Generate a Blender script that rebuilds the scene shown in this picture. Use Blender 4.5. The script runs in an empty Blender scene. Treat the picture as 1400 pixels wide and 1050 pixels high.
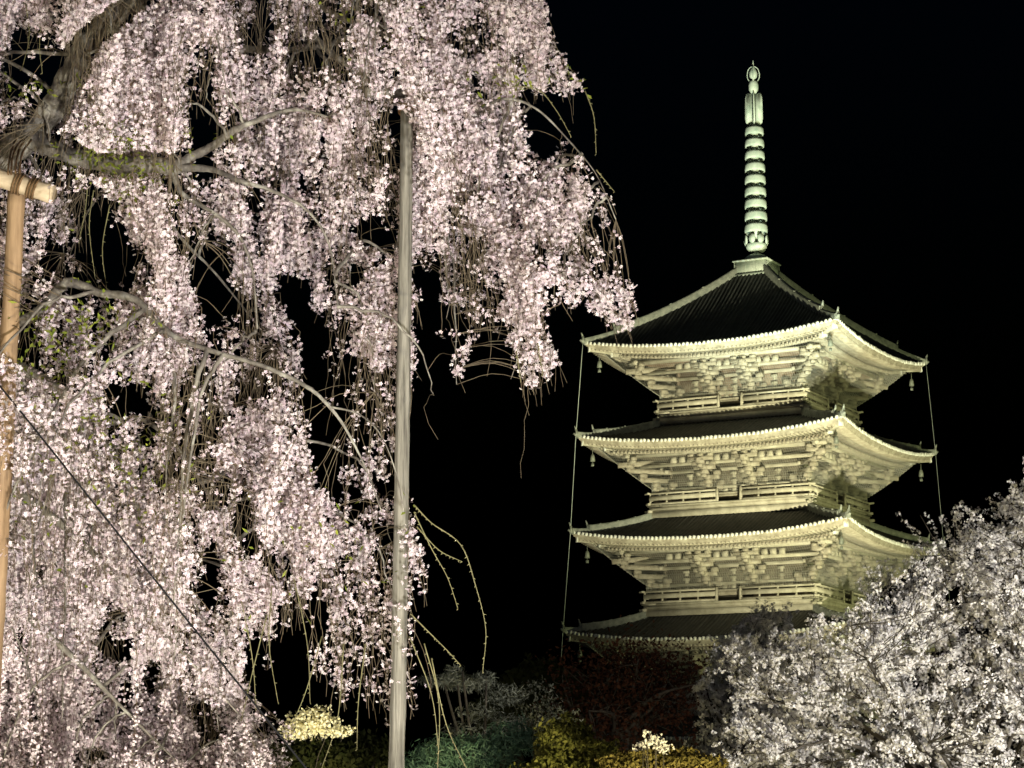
import bpy, math, random
import numpy as np
from mathutils import Vector

R = math.radians
rng = np.random.default_rng(11)
random.seed(11)
scene = bpy.context.scene
col = scene.collection

# ------------------------------------------------------------------ camera, sky, moon, exposure
EYE = 1.6
FPX = 3315.0
PITCH = R(10.178)
cam_d = bpy.data.cameras.new('camera')
cam_d.sensor_width = 36.0
cam_d.lens = FPX / 1400.0 * 36.0
cam_d.clip_start = 0.1
cam_d.clip_end = 6000.0
cam = bpy.data.objects.new('camera', cam_d)
cam.location = (0, 0, EYE)
cam.rotation_euler = (R(90) + PITCH, 0, 0)
col.objects.link(cam)
scene.camera = cam

world = bpy.data.worlds.new('World')
scene.world = world
world.use_nodes = True
wn = world.node_tree
bg = wn.nodes['Background']
sky = wn.nodes.new('ShaderNodeTexSky')
sky.sky_type = 'NISHITA'
sky.sun_disc = False
sky.sun_elevation = R(-4.0)
sky.sun_rotation = R(200)
night = wn.nodes.new('ShaderNodeMix')
night.data_type = 'RGBA'
night.blend_type = 'MULTIPLY'
night.inputs[0].default_value = 1.0
night.inputs[7].default_value = (0.25, 1.0, 2.2, 1)
wn.links.new(sky.outputs[0], night.inputs[6])
wn.links.new(night.outputs[2], bg.inputs[0])
bg.inputs[1].default_value = 0.05

sun_d = bpy.data.lights.new('moon', 'SUN')
sun_d.energy = 0.05
sun_d.angle = R(0.5)
sun_d.color = (0.85, 0.92, 1.0)
sun_o = bpy.data.objects.new('moon', sun_d)
sun_o.rotation_euler = (R(50), 0, R(-25))
col.objects.link(sun_o)

vs = scene.view_settings
vs.view_transform = 'Standard'
vs.look = 'None'
vs.exposure = 0.0
vs.gamma = 1.0
vs.use_curve_mapping = False
scene.cycles.use_denoising = True
scene.cycles.max_bounces = 6
scene.cycles.transparent_max_bounces = 8
scene.cycles.sample_clamp_indirect = 4.0

PAG = (17.289, 167.108)          # the pagoda's axis on the ground
PAG_ROT = R(17.495 - 45.0)


def at(px, py, d):
    """a point d metres north of the camera that the photograph shows at (px, py)"""
    a = (px - 700.0) / FPX
    b = (525.0 - py) / FPX
    y = math.cos(PITCH) - b * math.sin(PITCH)
    z = math.sin(PITCH) + b * math.cos(PITCH)
    return np.array([a / y * d, d, EYE + z / y * d])


def at_n(px, py, d):
    a = (px - 700.0) / FPX
    b = (525.0 - py) / FPX
    y = math.cos(PITCH) - b * math.sin(PITCH)
    z = math.sin(PITCH) + b * math.cos(PITCH)
    return np.stack([a / y * d, d, EYE + z / y * d], -1)


# ------------------------------------------------------------------ materials
def mat(name, c1, c2=None, scale=8.0, rough=0.7, bump=0.0, metal=0.0, c3=None, detail=6.0, stretch=None, coord='Object'):
    m = bpy.data.materials.new(name)
    m.use_nodes = True
    nt = m.node_tree
    p = nt.nodes['Principled BSDF']
    p.inputs['Roughness'].default_value = rough
    p.inputs['Metallic'].default_value = metal
    p.inputs['Specular IOR Level'].default_value = 0.3
    if c2 is None:
        p.inputs['Base Color'].default_value = (*c1, 1)
        return m
    tc = nt.nodes.new('ShaderNodeTexCoord')
    src = tc.outputs[coord]
    if stretch:
        mp = nt.nodes.new('ShaderNodeMapping')
        mp.inputs['Scale'].default_value = stretch
        nt.links.new(src, mp.inputs[0])
        src = mp.outputs[0]
    nz = nt.nodes.new('ShaderNodeTexNoise')
    nz.inputs['Scale'].default_value = scale
    nz.inputs['Detail'].default_value = detail
    nz.inputs['Roughness'].default_value = 0.65
    nt.links.new(src, nz.inputs['Vector'])
    cr = nt.nodes.new('ShaderNodeValToRGB')
    cr.color_ramp.elements[0].position = 0.33
    cr.color_ramp.elements[1].position = 0.67
    cr.color_ramp.elements[0].color = (*c1, 1)
    cr.color_ramp.elements[1].color = (*c2, 1)
    if c3:
        e = cr.color_ramp.elements.new(0.52)
        e.color = (*c3, 1)
    nt.links.new(nz.outputs[0], cr.inputs[0])
    nt.links.new(cr.outputs[0], p.inputs['Base Color'])
    if bump:
        bp = nt.nodes.new('ShaderNodeBump')
        bp.inputs['Strength'].default_value = bump
        bp.inputs['Distance'].default_value = 0.02
        nt.links.new(nz.outputs[0], bp.inputs['Height'])
        nt.links.new(bp.outputs[0], p.inputs['Normal'])
    return m


def petal_mat(name, c1, c2, trans=0.4):
    """thin petals or leaves: each has its own tint, and some light passes through"""
    m = bpy.data.materials.new(name)
    m.use_nodes = True
    nt = m.node_tree
    for n in list(nt.nodes):
        if n.type == 'BSDF_PRINCIPLED':
            nt.nodes.remove(n)
    out = [n for n in nt.nodes if n.type == 'OUTPUT_MATERIAL'][0]
    at_ = nt.nodes.new('ShaderNodeAttribute')
    at_.attribute_name = 'tint'
    mx = nt.nodes.new('ShaderNodeMix')
    mx.data_type = 'RGBA'
    mx.inputs[6].default_value = (*c1, 1)
    mx.inputs[7].default_value = (*c2, 1)
    nt.links.new(at_.outputs['Fac'], mx.inputs[0])
    d = nt.nodes.new('ShaderNodeBsdfDiffuse')
    t = nt.nodes.new('ShaderNodeBsdfTranslucent')
    nt.links.new(mx.outputs[2], d.inputs[0])
    nt.links.new(mx.outputs[2], t.inputs[0])
    ms = nt.nodes.new('ShaderNodeMixShader')
    ms.inputs[0].default_value = trans
    nt.links.new(d.outputs[0], ms.inputs[1])
    nt.links.new(t.outputs[0], ms.inputs[2])
    nt.links.new(ms.outputs[0], out.inputs[0])
    return m


M = {}
M['tile'] = mat('roof_tile_clay', (0.02, 0.021, 0.021), (0.055, 0.055, 0.05), 1.6, 0.6, 0.2)
M['tile_end'] = mat('round_tile_end', (0.50, 0.50, 0.45), (0.76, 0.75, 0.68), 2.5, 0.7)
M['ridge'] = mat('ridge_tile', (0.14, 0.15, 0.13), (0.30, 0.31, 0.26), 3.0, 0.7, 0.2)
M['timber'] = mat('weathered_timber', (0.22, 0.19, 0.14), (0.44, 0.40, 0.31), 2.2, 0.8, 0.2, c3=(0.34, 0.30, 0.23))
M['timber_pale'] = mat('pale_worn_paint', (0.30, 0.27, 0.20), (0.52, 0.48, 0.38), 1.4, 0.8, 0.15)
M['plaster'] = mat('cream_plaster', (0.30, 0.25, 0.18), (0.44, 0.38, 0.29), 0.9, 0.9)
M['panel'] = mat('gap_shade_plaster', (0.07, 0.06, 0.045), (0.17, 0.145, 0.105), 1.3, 0.9)  # shade in the gaps between bracket clusters is put into this colour
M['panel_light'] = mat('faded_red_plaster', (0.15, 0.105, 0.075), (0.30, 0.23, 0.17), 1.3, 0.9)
M['recess'] = mat('dark_timber', (0.05, 0.045, 0.035), (0.10, 0.09, 0.07), 2.0, 0.8)
M['bronze'] = mat('green_bronze', (0.30, 0.37, 0.31), (0.52, 0.58, 0.50), 1.8, 0.55, 0.1, 0.0, c3=(0.43, 0.47, 0.40))
M['bell'] = mat('dark_bronze', (0.10, 0.11, 0.09), (0.20, 0.21, 0.17), 6.0, 0.5)
M['net'] = mat('netting_cord', (0.34, 0.33, 0.28))
M['cable'] = mat('cable_metal', (0.42, 0.46, 0.42))
M['bark'] = mat('cherry_bark', (0.07, 0.06, 0.05), (0.34, 0.33, 0.27), 11.0, 0.9, 0.9, c3=(0.17, 0.155, 0.125))
M['twig'] = mat('twig_bark', (0.08, 0.06, 0.04), (0.17, 0.14, 0.085), 14.0, 0.8)
M['dark_bark'] = mat('dark_twig_bark', (0.03, 0.025, 0.02), (0.08, 0.07, 0.055), 9.0, 0.9)
M['pole'] = mat('barked_log', (0.075, 0.07, 0.056), (0.31, 0.295, 0.24), 5.0, 0.85, 0.9, c3=(0.21, 0.20, 0.158), stretch=(9, 9, 0.4))
M['log_warm'] = mat('peeled_log', (0.19, 0.12, 0.06), (0.35, 0.24, 0.13), 4.0, 0.7, 0.25, stretch=(6, 6, 0.6))
M['log_pale'] = mat('pale_peeled_log', (0.36, 0.28, 0.17), (0.58, 0.48, 0.32), 4.0, 0.7, 0.25, stretch=(0.8, 5, 5))
M['rope'] = mat('palm_rope', (0.09, 0.05, 0.02), (0.18, 0.11, 0.05), 30.0, 0.95, 0.6)
M['wire'] = mat('guy_wire', (0.006, 0.006, 0.006), rough=1.0)
M['petal'] = petal_mat('cherry_petals', (0.78, 0.63, 0.69), (0.80, 0.745, 0.71), 0.25)
M['petal_white'] = petal_mat('white_cherry_petals', (0.73, 0.69, 0.70), (0.82, 0.80, 0.77), 0.32)
M['calyx'] = mat('blossom_stalk', (0.13, 0.075, 0.04))
M['leaf_young'] = petal_mat('young_cherry_leaves', (0.16, 0.22, 0.03), (0.30, 0.34, 0.06), 0.4)
M['soil'] = mat('gravel_and_soil', (0.04, 0.036, 0.03), (0.10, 0.09, 0.075), 3.0, 0.95, 0.5)
M['leaf_teal'] = petal_mat('pine_needles', (0.07, 0.14, 0.10), (0.15, 0.24, 0.17), 0.2)
M['leaf_grey'] = petal_mat('pale_needles', (0.10, 0.11, 0.08), (0.26, 0.27, 0.22), 0.2)
M['leaf_yellow'] = petal_mat('yellow_green_leaves', (0.10, 0.11, 0.03), (0.26, 0.25, 0.075), 0.4)
M['leaf_orange'] = petal_mat('orange_green_leaves', (0.11, 0.095, 0.03), (0.25, 0.20, 0.07), 0.4)
M['leaf_red'] = petal_mat('dark_red_leaves', (0.045, 0.02, 0.014), (0.11, 0.05, 0.03), 0.3)
M['leaf_dark'] = petal_mat('dark_evergreen_leaves', (0.03, 0.04, 0.015), (0.07, 0.075, 0.03), 0.2)
M['flower_yellow'] = petal_mat('cream_yellow_flowers', (0.76, 0.68, 0.36), (0.82, 0.78, 0.58), 0.4)
M['housing'] = mat('lamp_housing', (0.04, 0.04, 0.045), rough=0.4)


def glow(name, c, s):
    m = bpy.data.materials.new(name)
    m.use_nodes = True
    p = m.node_tree.nodes['Principled BSDF']
    p.inputs['Base Color'].default_value = (0.8, 0.8, 0.8, 1)
    p.inputs['Emission Color'].default_value = (*c, 1)
    p.inputs['Emission Strength'].default_value = s
    return m


# ------------------------------------------------------------------ mesh helpers
class MB:
    """collects vertices and faces; build() links them as one mesh object"""

    def __init__(s):
        s.v = []
        s.f = []          # list of (k, array[n,k])
        s.n = 0
        s.t = []

    def add(s, v, *faces, tint=None):
        v = np.asarray(v, float).reshape(-1, 3)
        s.v.append(v)
        s.t.append(np.zeros(len(v)) if tint is None else np.asarray(tint, float))
        for f in faces:
            f = np.asarray(f, np.int64)
            s.f.append(f + s.n)
        s.n += len(v)

    def box(s, x0, x1, y0, y1, z0, z1):
        v = [(x, y, z) for z in (z0, z1) for y in (y0, y1) for x in (x0, x1)]
        s.add(v, [(0, 2, 3, 1), (4, 5, 7, 6), (0, 1, 5, 4), (2, 6, 7, 3), (0, 4, 6, 2), (1, 3, 7, 5)])

    def beam(s, a, b, w, h, up=(0, 0, 1), w2=None, h2=None):
        a = np.array(a, float); b = np.array(b, float)
        d = b - a
        d /= np.linalg.norm(d)
        sd = np.cross(d, up)
        sd /= (np.linalg.norm(sd) + 1e-9)
        u = np.cross(sd, d)
        w2 = w if w2 is None else w2
        h2 = h if h2 is None else h2
        v = []
        for p, ww, hh in ((a, w, h), (b, w2, h2)):
            for i, j in ((-1, -1), (1, -1), (1, 1), (-1, 1)):
                v.append(p + sd * ww / 2 * i + u * hh / 2 * j)
        s.add(v, [(3, 2, 1, 0), (4, 5, 6, 7), (0, 1, 5, 4), (1, 2, 6, 5), (2, 3, 7, 6), (3, 0, 4, 7)])

    def tube(s, pts, rad, n=6, cap=True):
        P = np.asarray(pts, float)
        m = len(P)
        rad = np.broadcast_to(np.asarray(rad, float), (m,))
        T = np.gradient(P, axis=0)
        T /= (np.linalg.norm(T, axis=1, keepdims=True) + 1e-9)
        ref = np.array([0.31, 0.86, 0.4]) if abs(T[:, 1]).mean() < 0.7 else np.array([1.0, 0.1, 0.2])
        A = np.cross(T, ref)
        A /= (np.linalg.norm(A, axis=1, keepdims=True) + 1e-9)
        B = np.cross(T, A)
        th = np.arange(n) / n * 2 * np.pi
        ring = A[:, None] * np.cos(th)[None, :, None] + B[:, None] * np.sin(th)[None, :, None]
        V = P[:, None] + ring * rad[:, None, None]
        i = np.arange(m - 1)[:, None] * n
        j = np.arange(n)[None]
        j2 = (j + 1) % n
        q = np.stack([i + j, i + j2, i + n + j2, i + n + j], -1).reshape(-1, 4)
        fs = [q]
        if cap and n >= 3:
            fs += [np.array([list(range(n))[::-1]]), np.array([[(m - 1) * n + k for k in range(n)]])]
        s.add(V.reshape(-1, 3), *fs)

    def lathe(s, prof, n=20, c=(0, 0)):
        p = np.array(prof, float)
        th = np.arange(n) / n * 2 * np.pi
        V = np.stack([c[0] + p[:, 0:1] * np.cos(th), c[1] + p[:, 0:1] * np.sin(th), np.repeat(p[:, 1:2], n, 1)], -1)
        m = len(p)
        i = np.arange(m - 1)[:, None] * n
        j = np.arange(n)[None]
        j2 = (j + 1) % n
        s.add(V.reshape(-1, 3), np.stack([i + j, i + j2, i + n + j2, i + n + j], -1).reshape(-1, 4))

    def grid(s, V):
        a, b = V.shape[:2]
        i = np.arange(a - 1)[:, None] * b
        j = np.arange(b - 1)[None]
        s.add(V.reshape(-1, 3), np.stack([i + j, i + j + 1, i + b + j + 1, i + b + j], -1).reshape(-1, 4))

    def xform(s, fn):
        s.v = [fn(v) for v in s.v]
        return s

    def build(s, name, material, parent=None, smooth=False, tint=False):
        V = np.concatenate(s.v) if s.v else np.zeros((0, 3))
        me = bpy.data.meshes.new(name)
        me.vertices.add(len(V))
        me.vertices.foreach_set('co', V.astype(np.float32).ravel())
        tot = np.concatenate([np.full(len(f), f.shape[1]) for f in s.f])
        idx = np.concatenate([f.ravel() for f in s.f])
        me.loops.add(len(idx))
        me.loops.foreach_set('vertex_index', idx.astype(np.int32))
        me.polygons.add(len(tot))
        st = np.concatenate([[0], np.cumsum(tot)[:-1]])
        me.polygons.foreach_set('loop_start', st.astype(np.int32))
        if smooth:
            me.polygons.foreach_set('use_smooth', np.ones(len(tot), bool))
        me.update(calc_edges=True)
        if tint:
            a = me.attributes.new('tint', 'FLOAT', 'POINT')
            a.data.foreach_set('value', np.concatenate(s.t).astype(np.float32))
        me.materials.append(M[material] if isinstance(material, str) else material)
        o = bpy.data.objects.new(name, me)
        col.objects.link(o)
        if parent:
            o.parent = parent
        return o


def tag(o, label=None, cat=None, group=None, kind=None):
    if label: o['label'] = label
    if cat: o['category'] = cat
    if group: o['group'] = group
    if kind: o['kind'] = kind
    return o


def empty(name, loc=(0, 0, 0), rz=0.0):
    o = bpy.data.objects.new(name, None)
    o.location = loc
    o.rotation_euler = (0, 0, rz)
    o.empty_display_size = 0.2
    col.objects.link(o)
    return o


def vnoise(x, y, seed=0):
    """smooth value noise in 0..1"""
    x = np.asarray(x, float); y = np.asarray(y, float)
    xi = np.floor(x).astype(np.int64); yi = np.floor(y).astype(np.int64)
    fx = x - xi; fy = y - yi
    fx = fx * fx * (3 - 2 * fx); fy = fy * fy * (3 - 2 * fy)

    def h(a, b):
        n = (a * 374761393 + b * 668265263 + seed * 974634777) & 0x7fffffff
        n = ((n ^ (n >> 13)) * 1274126177) & 0x7fffffff
        return ((n ^ (n >> 16)) & 0xffff) / 65535.0
    return (h(xi, yi) * (1 - fx) + h(xi + 1, yi) * fx) * (1 - fy) + (h(xi, yi + 1) * (1 - fx) + h(xi + 1, yi + 1) * fx) * fy


def inside(poly, x, y):
    x = np.asarray(x, float); y = np.asarray(y, float)
    r = np.zeros(x.shape, bool)
    n = len(poly)
    for i in range(n):
        x0, y0 = poly[i]; x1, y1 = poly[(i + 1) % n]
        if y0 == y1:
            continue
        c = ((y0 > y) != (y1 > y)) & (x < (x1 - x0) * (y - y0) / (y1 - y0) + x0)
        r ^= c
    return r


def spline(pts, per=6):
    P = np.asarray(pts, float)
    P = np.vstack([2 * P[0] - P[1], P, 2 * P[-1] - P[-2]])
    out = []
    for i in range(1, len(P) - 2):
        t = np.linspace(0, 1, per, endpoint=False)[:, None]
        a, b, c, d = P[i - 1], P[i], P[i + 1], P[i + 2]
        out.append(0.5 * (2 * b + (c - a) * t + (2 * a - 5 * b + 4 * c - d) * t ** 2 + (3 * b - a - 3 * c + d) * t ** 3))
    out.append(P[-2][None])
    return np.concatenate(out)


# ------------------------------------------------------------------ ground
g = MB()
g.grid(np.stack(np.meshgrid(np.linspace(-3000, 3000, 13), np.linspace(-3000, 3000, 13), indexing='xy') + [np.zeros((13, 13))], -1))
tag(g.build('ground', 'soil'), kind='structure')


# ------------------------------------------------------------------ floodlights that stand in the garden
def floodlight(name, loc, aim, watt, color, cone, label, soft=0.12, size=0.3, blend=0.6):
    loc = np.array(loc, float); aim = np.array(aim, float)
    d = Vector(aim - loc).normalized()
    root = empty('floodlight', (loc[0], loc[1], 0))
    tag(root, label, 'floodlight', 'floodlights on the garden ground')
    q = d.to_track_quat('-Z', 'Y').to_matrix()
    q = np.array(q)
    hz = loc[2]

    def place(v):
        return v @ q.T + np.array([0, 0, hz])
    b = MB()
    w, h, k = size, size * 0.75, size * 0.45
    for x0, x1, y0, y1 in ((-w / 2, w / 2, -h / 2, -h / 2 + 0.02), (-w / 2, w / 2, h / 2 - 0.02, h / 2),
                           (-w / 2, -w / 2 + 0.02, -h / 2 + 0.02, h / 2 - 0.02), (w / 2 - 0.02, w / 2, -h / 2 + 0.02, h / 2 - 0.02)):
        b.box(x0, x1, y0, y1, 0, k)
    b.box(-w / 2 + 0.02, w / 2 - 0.02, -h / 2 + 0.02, h / 2 - 0.02, k - 0.03, k - 0.005)
    b.xform(place)
    b.build('housing', 'housing', root)
    b = MB()
    b.box(-w / 2 + 0.022, w / 2 - 0.022, -h / 2 + 0.022, h / 2 - 0.022, 0.05, 0.06)
    b.xform(place)
    b.build('lens', glow('lit_lens', color, 6.0), root)
    b = MB()
    b.beam((-w / 2 - 0.03, 0, 0.02), (-w / 2 - 0.03, 0, hz), 0.03, 0.012)
    b.beam((w / 2 + 0.03, 0, 0.02), (w / 2 + 0.03, 0, hz), 0.03, 0.012)
    b.box(-w / 2 - 0.05, w / 2 + 0.05, -0.12, 0.12, 0, 0.02)
    b.build('bracket', 'housing', root)
    L = bpy.data.lights.new(name, 'SPOT')
    L.energy = watt
    L.color = color
    L.spot_size = R(cone)
    L.spot_blend = blend
    L.shadow_soft_size = soft
    o = bpy.data.objects.new('spot_beam', L)
    o.location = Vector(loc) + d * 0.05 - Vector((loc[0], loc[1], 0))
    o.rotation_euler = d.to_track_quat('-Z', 'Y').to_euler()
    o.parent = root
    col.objects.link(o)
    return root


PC = np.array([PAG[0], PAG[1], 0])
floodlight('pagoda_front', (17.0, 105.0, 0.5), PC + (0, 0, 41), 330000, (0.98, 0.95, 0.63), 47, 'black floodlight on the lawn aimed at the front of the pagoda', soft=0.25, size=0.6, blend=0.85)
floodlight('pagoda_side', (61.0, 126.0, 0.5), PC + (0, 0, 30), 58000, (0.93, 1.0, 0.46), 50, 'black floodlight on the lawn aimed at the right side of the pagoda', soft=0.4, size=0.6)
floodlight('pagoda_spire', (14.0, 118.0, 0.5), PC + (0, 0, 48), 170000, (0.80, 1.0, 0.84), 22, 'black floodlight on the lawn aimed at the bronze spire', soft=0.3, size=0.6, blend=0.5)
floodlight('cherry_key', (1.2, 4.4, 0.4), (-1.35, 13.2, 4.1), 5600, (1.0, 0.955, 0.94), 34, 'black floodlight aimed up at the right of the weeping cherry')
floodlight('cherry_right', (3.4, 8.6, 0.4), (0.2, 13.2, 4.4), 1400, (1.0, 0.90, 0.72), 70, 'black floodlight standing farthest right under the weeping cherry')
floodlight('cherry_warm', (-4.4, 5.4, 0.4), (-2.2, 12.8, 3.4), 1700, (1.0, 0.88, 0.62), 80, 'black floodlight aimed up at the left of the weeping cherry')
floodlight('cherry_behind', (-2.4, 15.6, 0.3), (-3.6, 18.6, 2.6), 1050, (1.0, 0.93, 0.80), 95, 'black floodlight at the foot of the dimmer weeping cherry')
floodlight('garden_cherry', (9.6, 19.0, 0.4), (7.0, 31.0, 4.0), 9800, (1.0, 0.97, 0.90), 80, 'black floodlight aimed at the white cherry on the right')
floodlight('garden_low', (2.2, 17.0, 0.4), (1.4, 26.0, 2.4), 3000, (1.0, 0.88, 0.45), 80, 'black floodlight aimed low at the garden shrubs')
floodlight('garden_yellow', (-2.4, 38.5, 0.4), (-3.4, 42.0, 3.2), 2200, (1.0, 0.95, 0.76), 90, 'black floodlight under the cream yellow flowering tree')
floodlight('garden_red', (4.0, 50.0, 0.4), (3.0, 62.0, 5.0), 480, (1.0, 0.72, 0.42), 80, 'black floodlight aimed at the dark red leaved tree')


# ------------------------------------------------------------------ the pagoda
pag = empty('pagoda', (PAG[0], PAG[1], 0), PAG_ROT)
tag(pag, 'five storied timber pagoda with dark tiled roofs and bronze spire, floodlit at night', 'pagoda')


def rot4(k):
    c, s_ = [(1, 0), (0, 1), (-1, 0), (0, -1)][k]
    return lambda v: np.stack([v[:, 0] * c - v[:, 1] * s_, v[:, 0] * s_ + v[:, 1] * c, v[:, 2]], -1)


def four(fn):
    """fn(mb) draws the side that faces -Y; it is turned to all four sides"""
    m = MB()
    for k in range(4):
        s_ = MB()
        fn(s_)
        s_.xform(rot4(k))
        for v, t in zip(s_.v, s_.t):
            m.v.append(v); m.t.append(t)
        for f in s_.f:
            m.f.append(f + m.n)
        m.n += s_.n
    return m


LIFT = 0.78
PITCH_TILE = 0.30


class Roof:
    def __init__(s, he, ze, ht, zt, c):
        s.he, s.ze, s.ht, s.zt, s.c = he, ze, ht, zt, c

    def lift(s, x, y):
        u = np.clip(np.abs(x) / np.maximum(y, 1e-6), 0, 1)
        t = np.clip((y - s.ht) / (s.he - s.ht), 0, 1.1)
        return LIFT * u ** 2.3 * t ** 1.8

    def z(s, x, y):
        t = (y - s.ht) / (s.he - s.ht)
        return s.zt - (s.zt - s.ze) * (t * (1 + s.c) - s.c * t * t) + s.lift(x, y)


def build_roof(he, zc, ht, zt, hb, c):
    """he eave half width, zc height of eave corner, ht/zt where the tiles meet the storey above, hb half width of the walls below"""
    ze = zc - LIFT
    r = Roof(he, ze, ht, zt, c)
    n = int(round(2 * he / PITCH_TILE))
    pt = 2 * he / n
    ph = np.array([-0.5, -0.30, -0.17, 0.0, 0.17, 0.30])
    hh = np.array([0.0, 0.0, 0.075, 0.105, 0.075, 0.0])
    xs = (-he + (np.arange(n)[:, None] + 0.5 + ph[None]) * pt).ravel()
    xs = np.append(xs, he)
    hs = np.append((hh[None] * rng.uniform(0.75, 1.15, (n, 1))).ravel(), 0.0)
    NV = 11

    def face(m):
        y0 = np.minimum(np.maximum(np.abs(xs), ht), he - 1e-3)
        v = np.linspace(0, 1, NV)[None]
        y = y0[:, None] + (he - y0[:, None]) * v
        X = np.repeat(xs[:, None], NV, 1)
        Z = r.z(X, y) + hs[:, None]
        m.grid(np.stack([X, -y, Z], -1))
    roof = four(face).build('roof', 'tile', pag)

    def ends(m):       # the round tile at the foot of every row
        th = np.arange(9) / 9 * 2 * np.pi
        for i in range(n):
            x = -he + (i + 0.5) * pt
            if abs(x) > he - 0.12:
                continue
            zc_ = float(r.z(np.array([x]), np.array([he]))[0]) + 0.0
            x += random.gauss(0, 0.012)
            zc_ += random.gauss(0, 0.012)
            k_ = random.uniform(0.86, 1.08)
            yo_ = he + 0.05 + random.uniform(-0.04, 0.03)
            v = [(x + 0.105 * k_ * math.cos(a), -yo_, zc_ + 0.02 + 0.125 * k_ * math.sin(a)) for a in th]
            v += [(x + 0.105 * k_ * math.cos(a), -he + 0.16, zc_ + 0.03 + 0.125 * k_ * math.sin(a)) for a in th]
            m.add(v, [tuple(range(9))], [(k, k + 9, (k + 1) % 9 + 9, (k + 1) % 9) for k in range(9)])
    four(ends).build('tile_ends', 'tile_end', roof)

    # boards and soffits under the tiles
    F0, F1 = he - 0.06, he - 1.75
    HP = hb + 2.1
    sx = np.linspace(-1, 1, 41)

    def zs(x, y, d):
        return ze + r.lift(x, np.full_like(x, y)) * 1.0 + d

    def strip(m, rows):
        V = np.stack([np.stack([sx * y, np.full_like(sx, -y), zs(sx * y, y, d)], -1) for y, d in rows], 0)
        m.grid(V)

    def board(m):
        strip(m, [(he - 0.02, -0.02), (F0, -0.10), (F0, -0.20), (F0 - 0.10, -0.22), (F0 - 0.12, -0.34), (F0 - 0.2, -0.36)])
    four(board).build('eave_board', 'timber', roof)

    def soffit(m):
        strip(m, [(F0 - 0.2, -0.30), (F1, -0.17), (F1, -0.42), (HP - 0.4, -0.42 + 0.20 * (F1 - HP + 0.4)), (hb, -0.1 + 0.20 * (F1 - HP))])
    four(soffit).build('soffit', 'plaster', roof)

    def rafters(m):
        nr = int(2 * he / 0.29)
        for i in range(nr + 1):
            x = -he + 0.2 + (2 * he - 0.4) * i / nr
            a = abs(x)
            if a < F0 - 0.3:
                yin = max(F1 - 0.1, a + 0.1)
                l0 = LIFT * min(1, a / F0) ** 2.3
                l1 = float(r.lift(np.array([x]), np.array([yin]))[0])
                m.beam((x, -(F0 - 0.13), ze + l0 - 0.38), (x, -yin, ze + l1 - 0.26), 0.13, 0.15)
            if a < F1 - 0.15:
                yin = max(HP - 0.5, a + 0.1)
                l0 = float(r.lift(np.array([x]), np.array([F1]))[0])
                l1 = float(r.lift(np.array([x]), np.array([yin]))[0])
                m.beam((x, -(F1 + 0.16), ze + l0 - 0.52), (x, -yin, ze + l1 - 0.52 + 0.20 * (F1 - yin)), 0.14, 0.18)
    four(rafters).build('rafters', 'timber', roof)

    # corner ridges, hip beams and their ends
    for k in range(4):
        m = MB()
        sg = 1.0
        ts = np.linspace(0.0, 0.80, 12)
        P = []
        for t in ts:
            y = ht + (he - ht) * t
            P.append((y, -y, float(r.z(np.array([y]), np.array([y]))[0])))
        P = np.array(P)

        def ridge(m, P, w, h):
            d = np.array([1, 1, 0]) / math.sqrt(2)
            rows = []
            for (i, j) in ((-1, -0.15), (-1, h * 0.8), (-0.55, h), (0.55, h), (1, h * 0.8), (1, -0.15)):
                rows.append(P + d * (w / 2 * i) + np.array([0, 0, j]))
            m.grid(np.stack(rows, 0))
            for e in (0, -1):
                m.add([rw[e] for rw in rows], [tuple(range(6))])
        ridge(m, P, 0.42, 0.50)
        ts2 = np.linspace(0.79, 1.005, 7)
        Q = []
        for t in ts2:
            y = ht + (he - ht) * t
            Q.append((y, -y, float(r.z(np.array([y]), np.array([y]))[0]) + 0.05 * ((t - 0.79) / 0.2) ** 2))
        Q = np.array(Q)
        ridge(m, Q, 0.34, 0.28)
        # upright end tiles with a horn
        dg = np.array([1, -1, 0]) / math.sqrt(2)
        for e, s_ in ((P[-1], 0.80), (Q[-1], 0.66)):
            m.beam(e + dg * 0.05 + (0, 0, -0.1), e + dg * 0.09 + (0, 0, 0.62 * s_), 0.46 * s_, 0.12, up=dg, w2=0.30 * s_)
            m.beam(e + dg * 0.09 + (0, 0, 0.58 * s_), e + dg * 0.20 + (0, 0, 1.0 * s_), 0.20 * s_, 0.12, up=dg, w2=0.08, h2=0.06)
        # the long upturned tile at the very corner
        m.beam(Q[-1] + (0, 0, -0.02), Q[-1] + dg * 0.28 + (0, 0, 0.15), 0.28, 0.2, w2=0.14, h2=0.12)
        for t in (0.25, 0.5, 0.72):
            i = int(t / 0.8 * 11)
            m.beam(P[i] + (0, 0, 0.49), P[i + 1] * 0.15 + P[i] * 0.85 + (0, 0, 0.50), 0.46, 0.06)
        m.xform(rot4(k))
        m.build('hip_ridge', 'ridge', roof)
        m = MB()
        yo = he - 0.25
        zo = ze + LIFT
        m.beam((yo, -yo, zo - 0.42), (F1 - 0.4, -(F1 - 0.4), zo - 0.62), 0.30, 0.36)
        m.xform(rot4(k))
        m.build('hip_beam', 'timber_pale', roof)
        m = MB()
        m.beam((F1 + 0.35, -(F1 + 0.35), zo - 0.66), (hb + 0.4, -(hb + 0.4), zo - 0.55), 0.34, 0.44)
        m.xform(rot4(k))
        m.build('hip_beam', 'timber_pale', roof)
        m = MB()
        m.beam((yo + 0.01, -(yo + 0.01), zo - 0.42), (yo + 0.05, -(yo + 0.05), zo - 0.415), 0.36, 0.42)
        m.xform(rot4(k))
        m.build('beam_cap', 'tile_end', roof)
        m = MB()
        m.beam((F1 + 0.36, -(F1 + 0.36), zo - 0.66), (F1 + 0.42, -(F1 + 0.42), zo - 0.66), 0.40, 0.50)
        m.xform(rot4(k))
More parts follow.
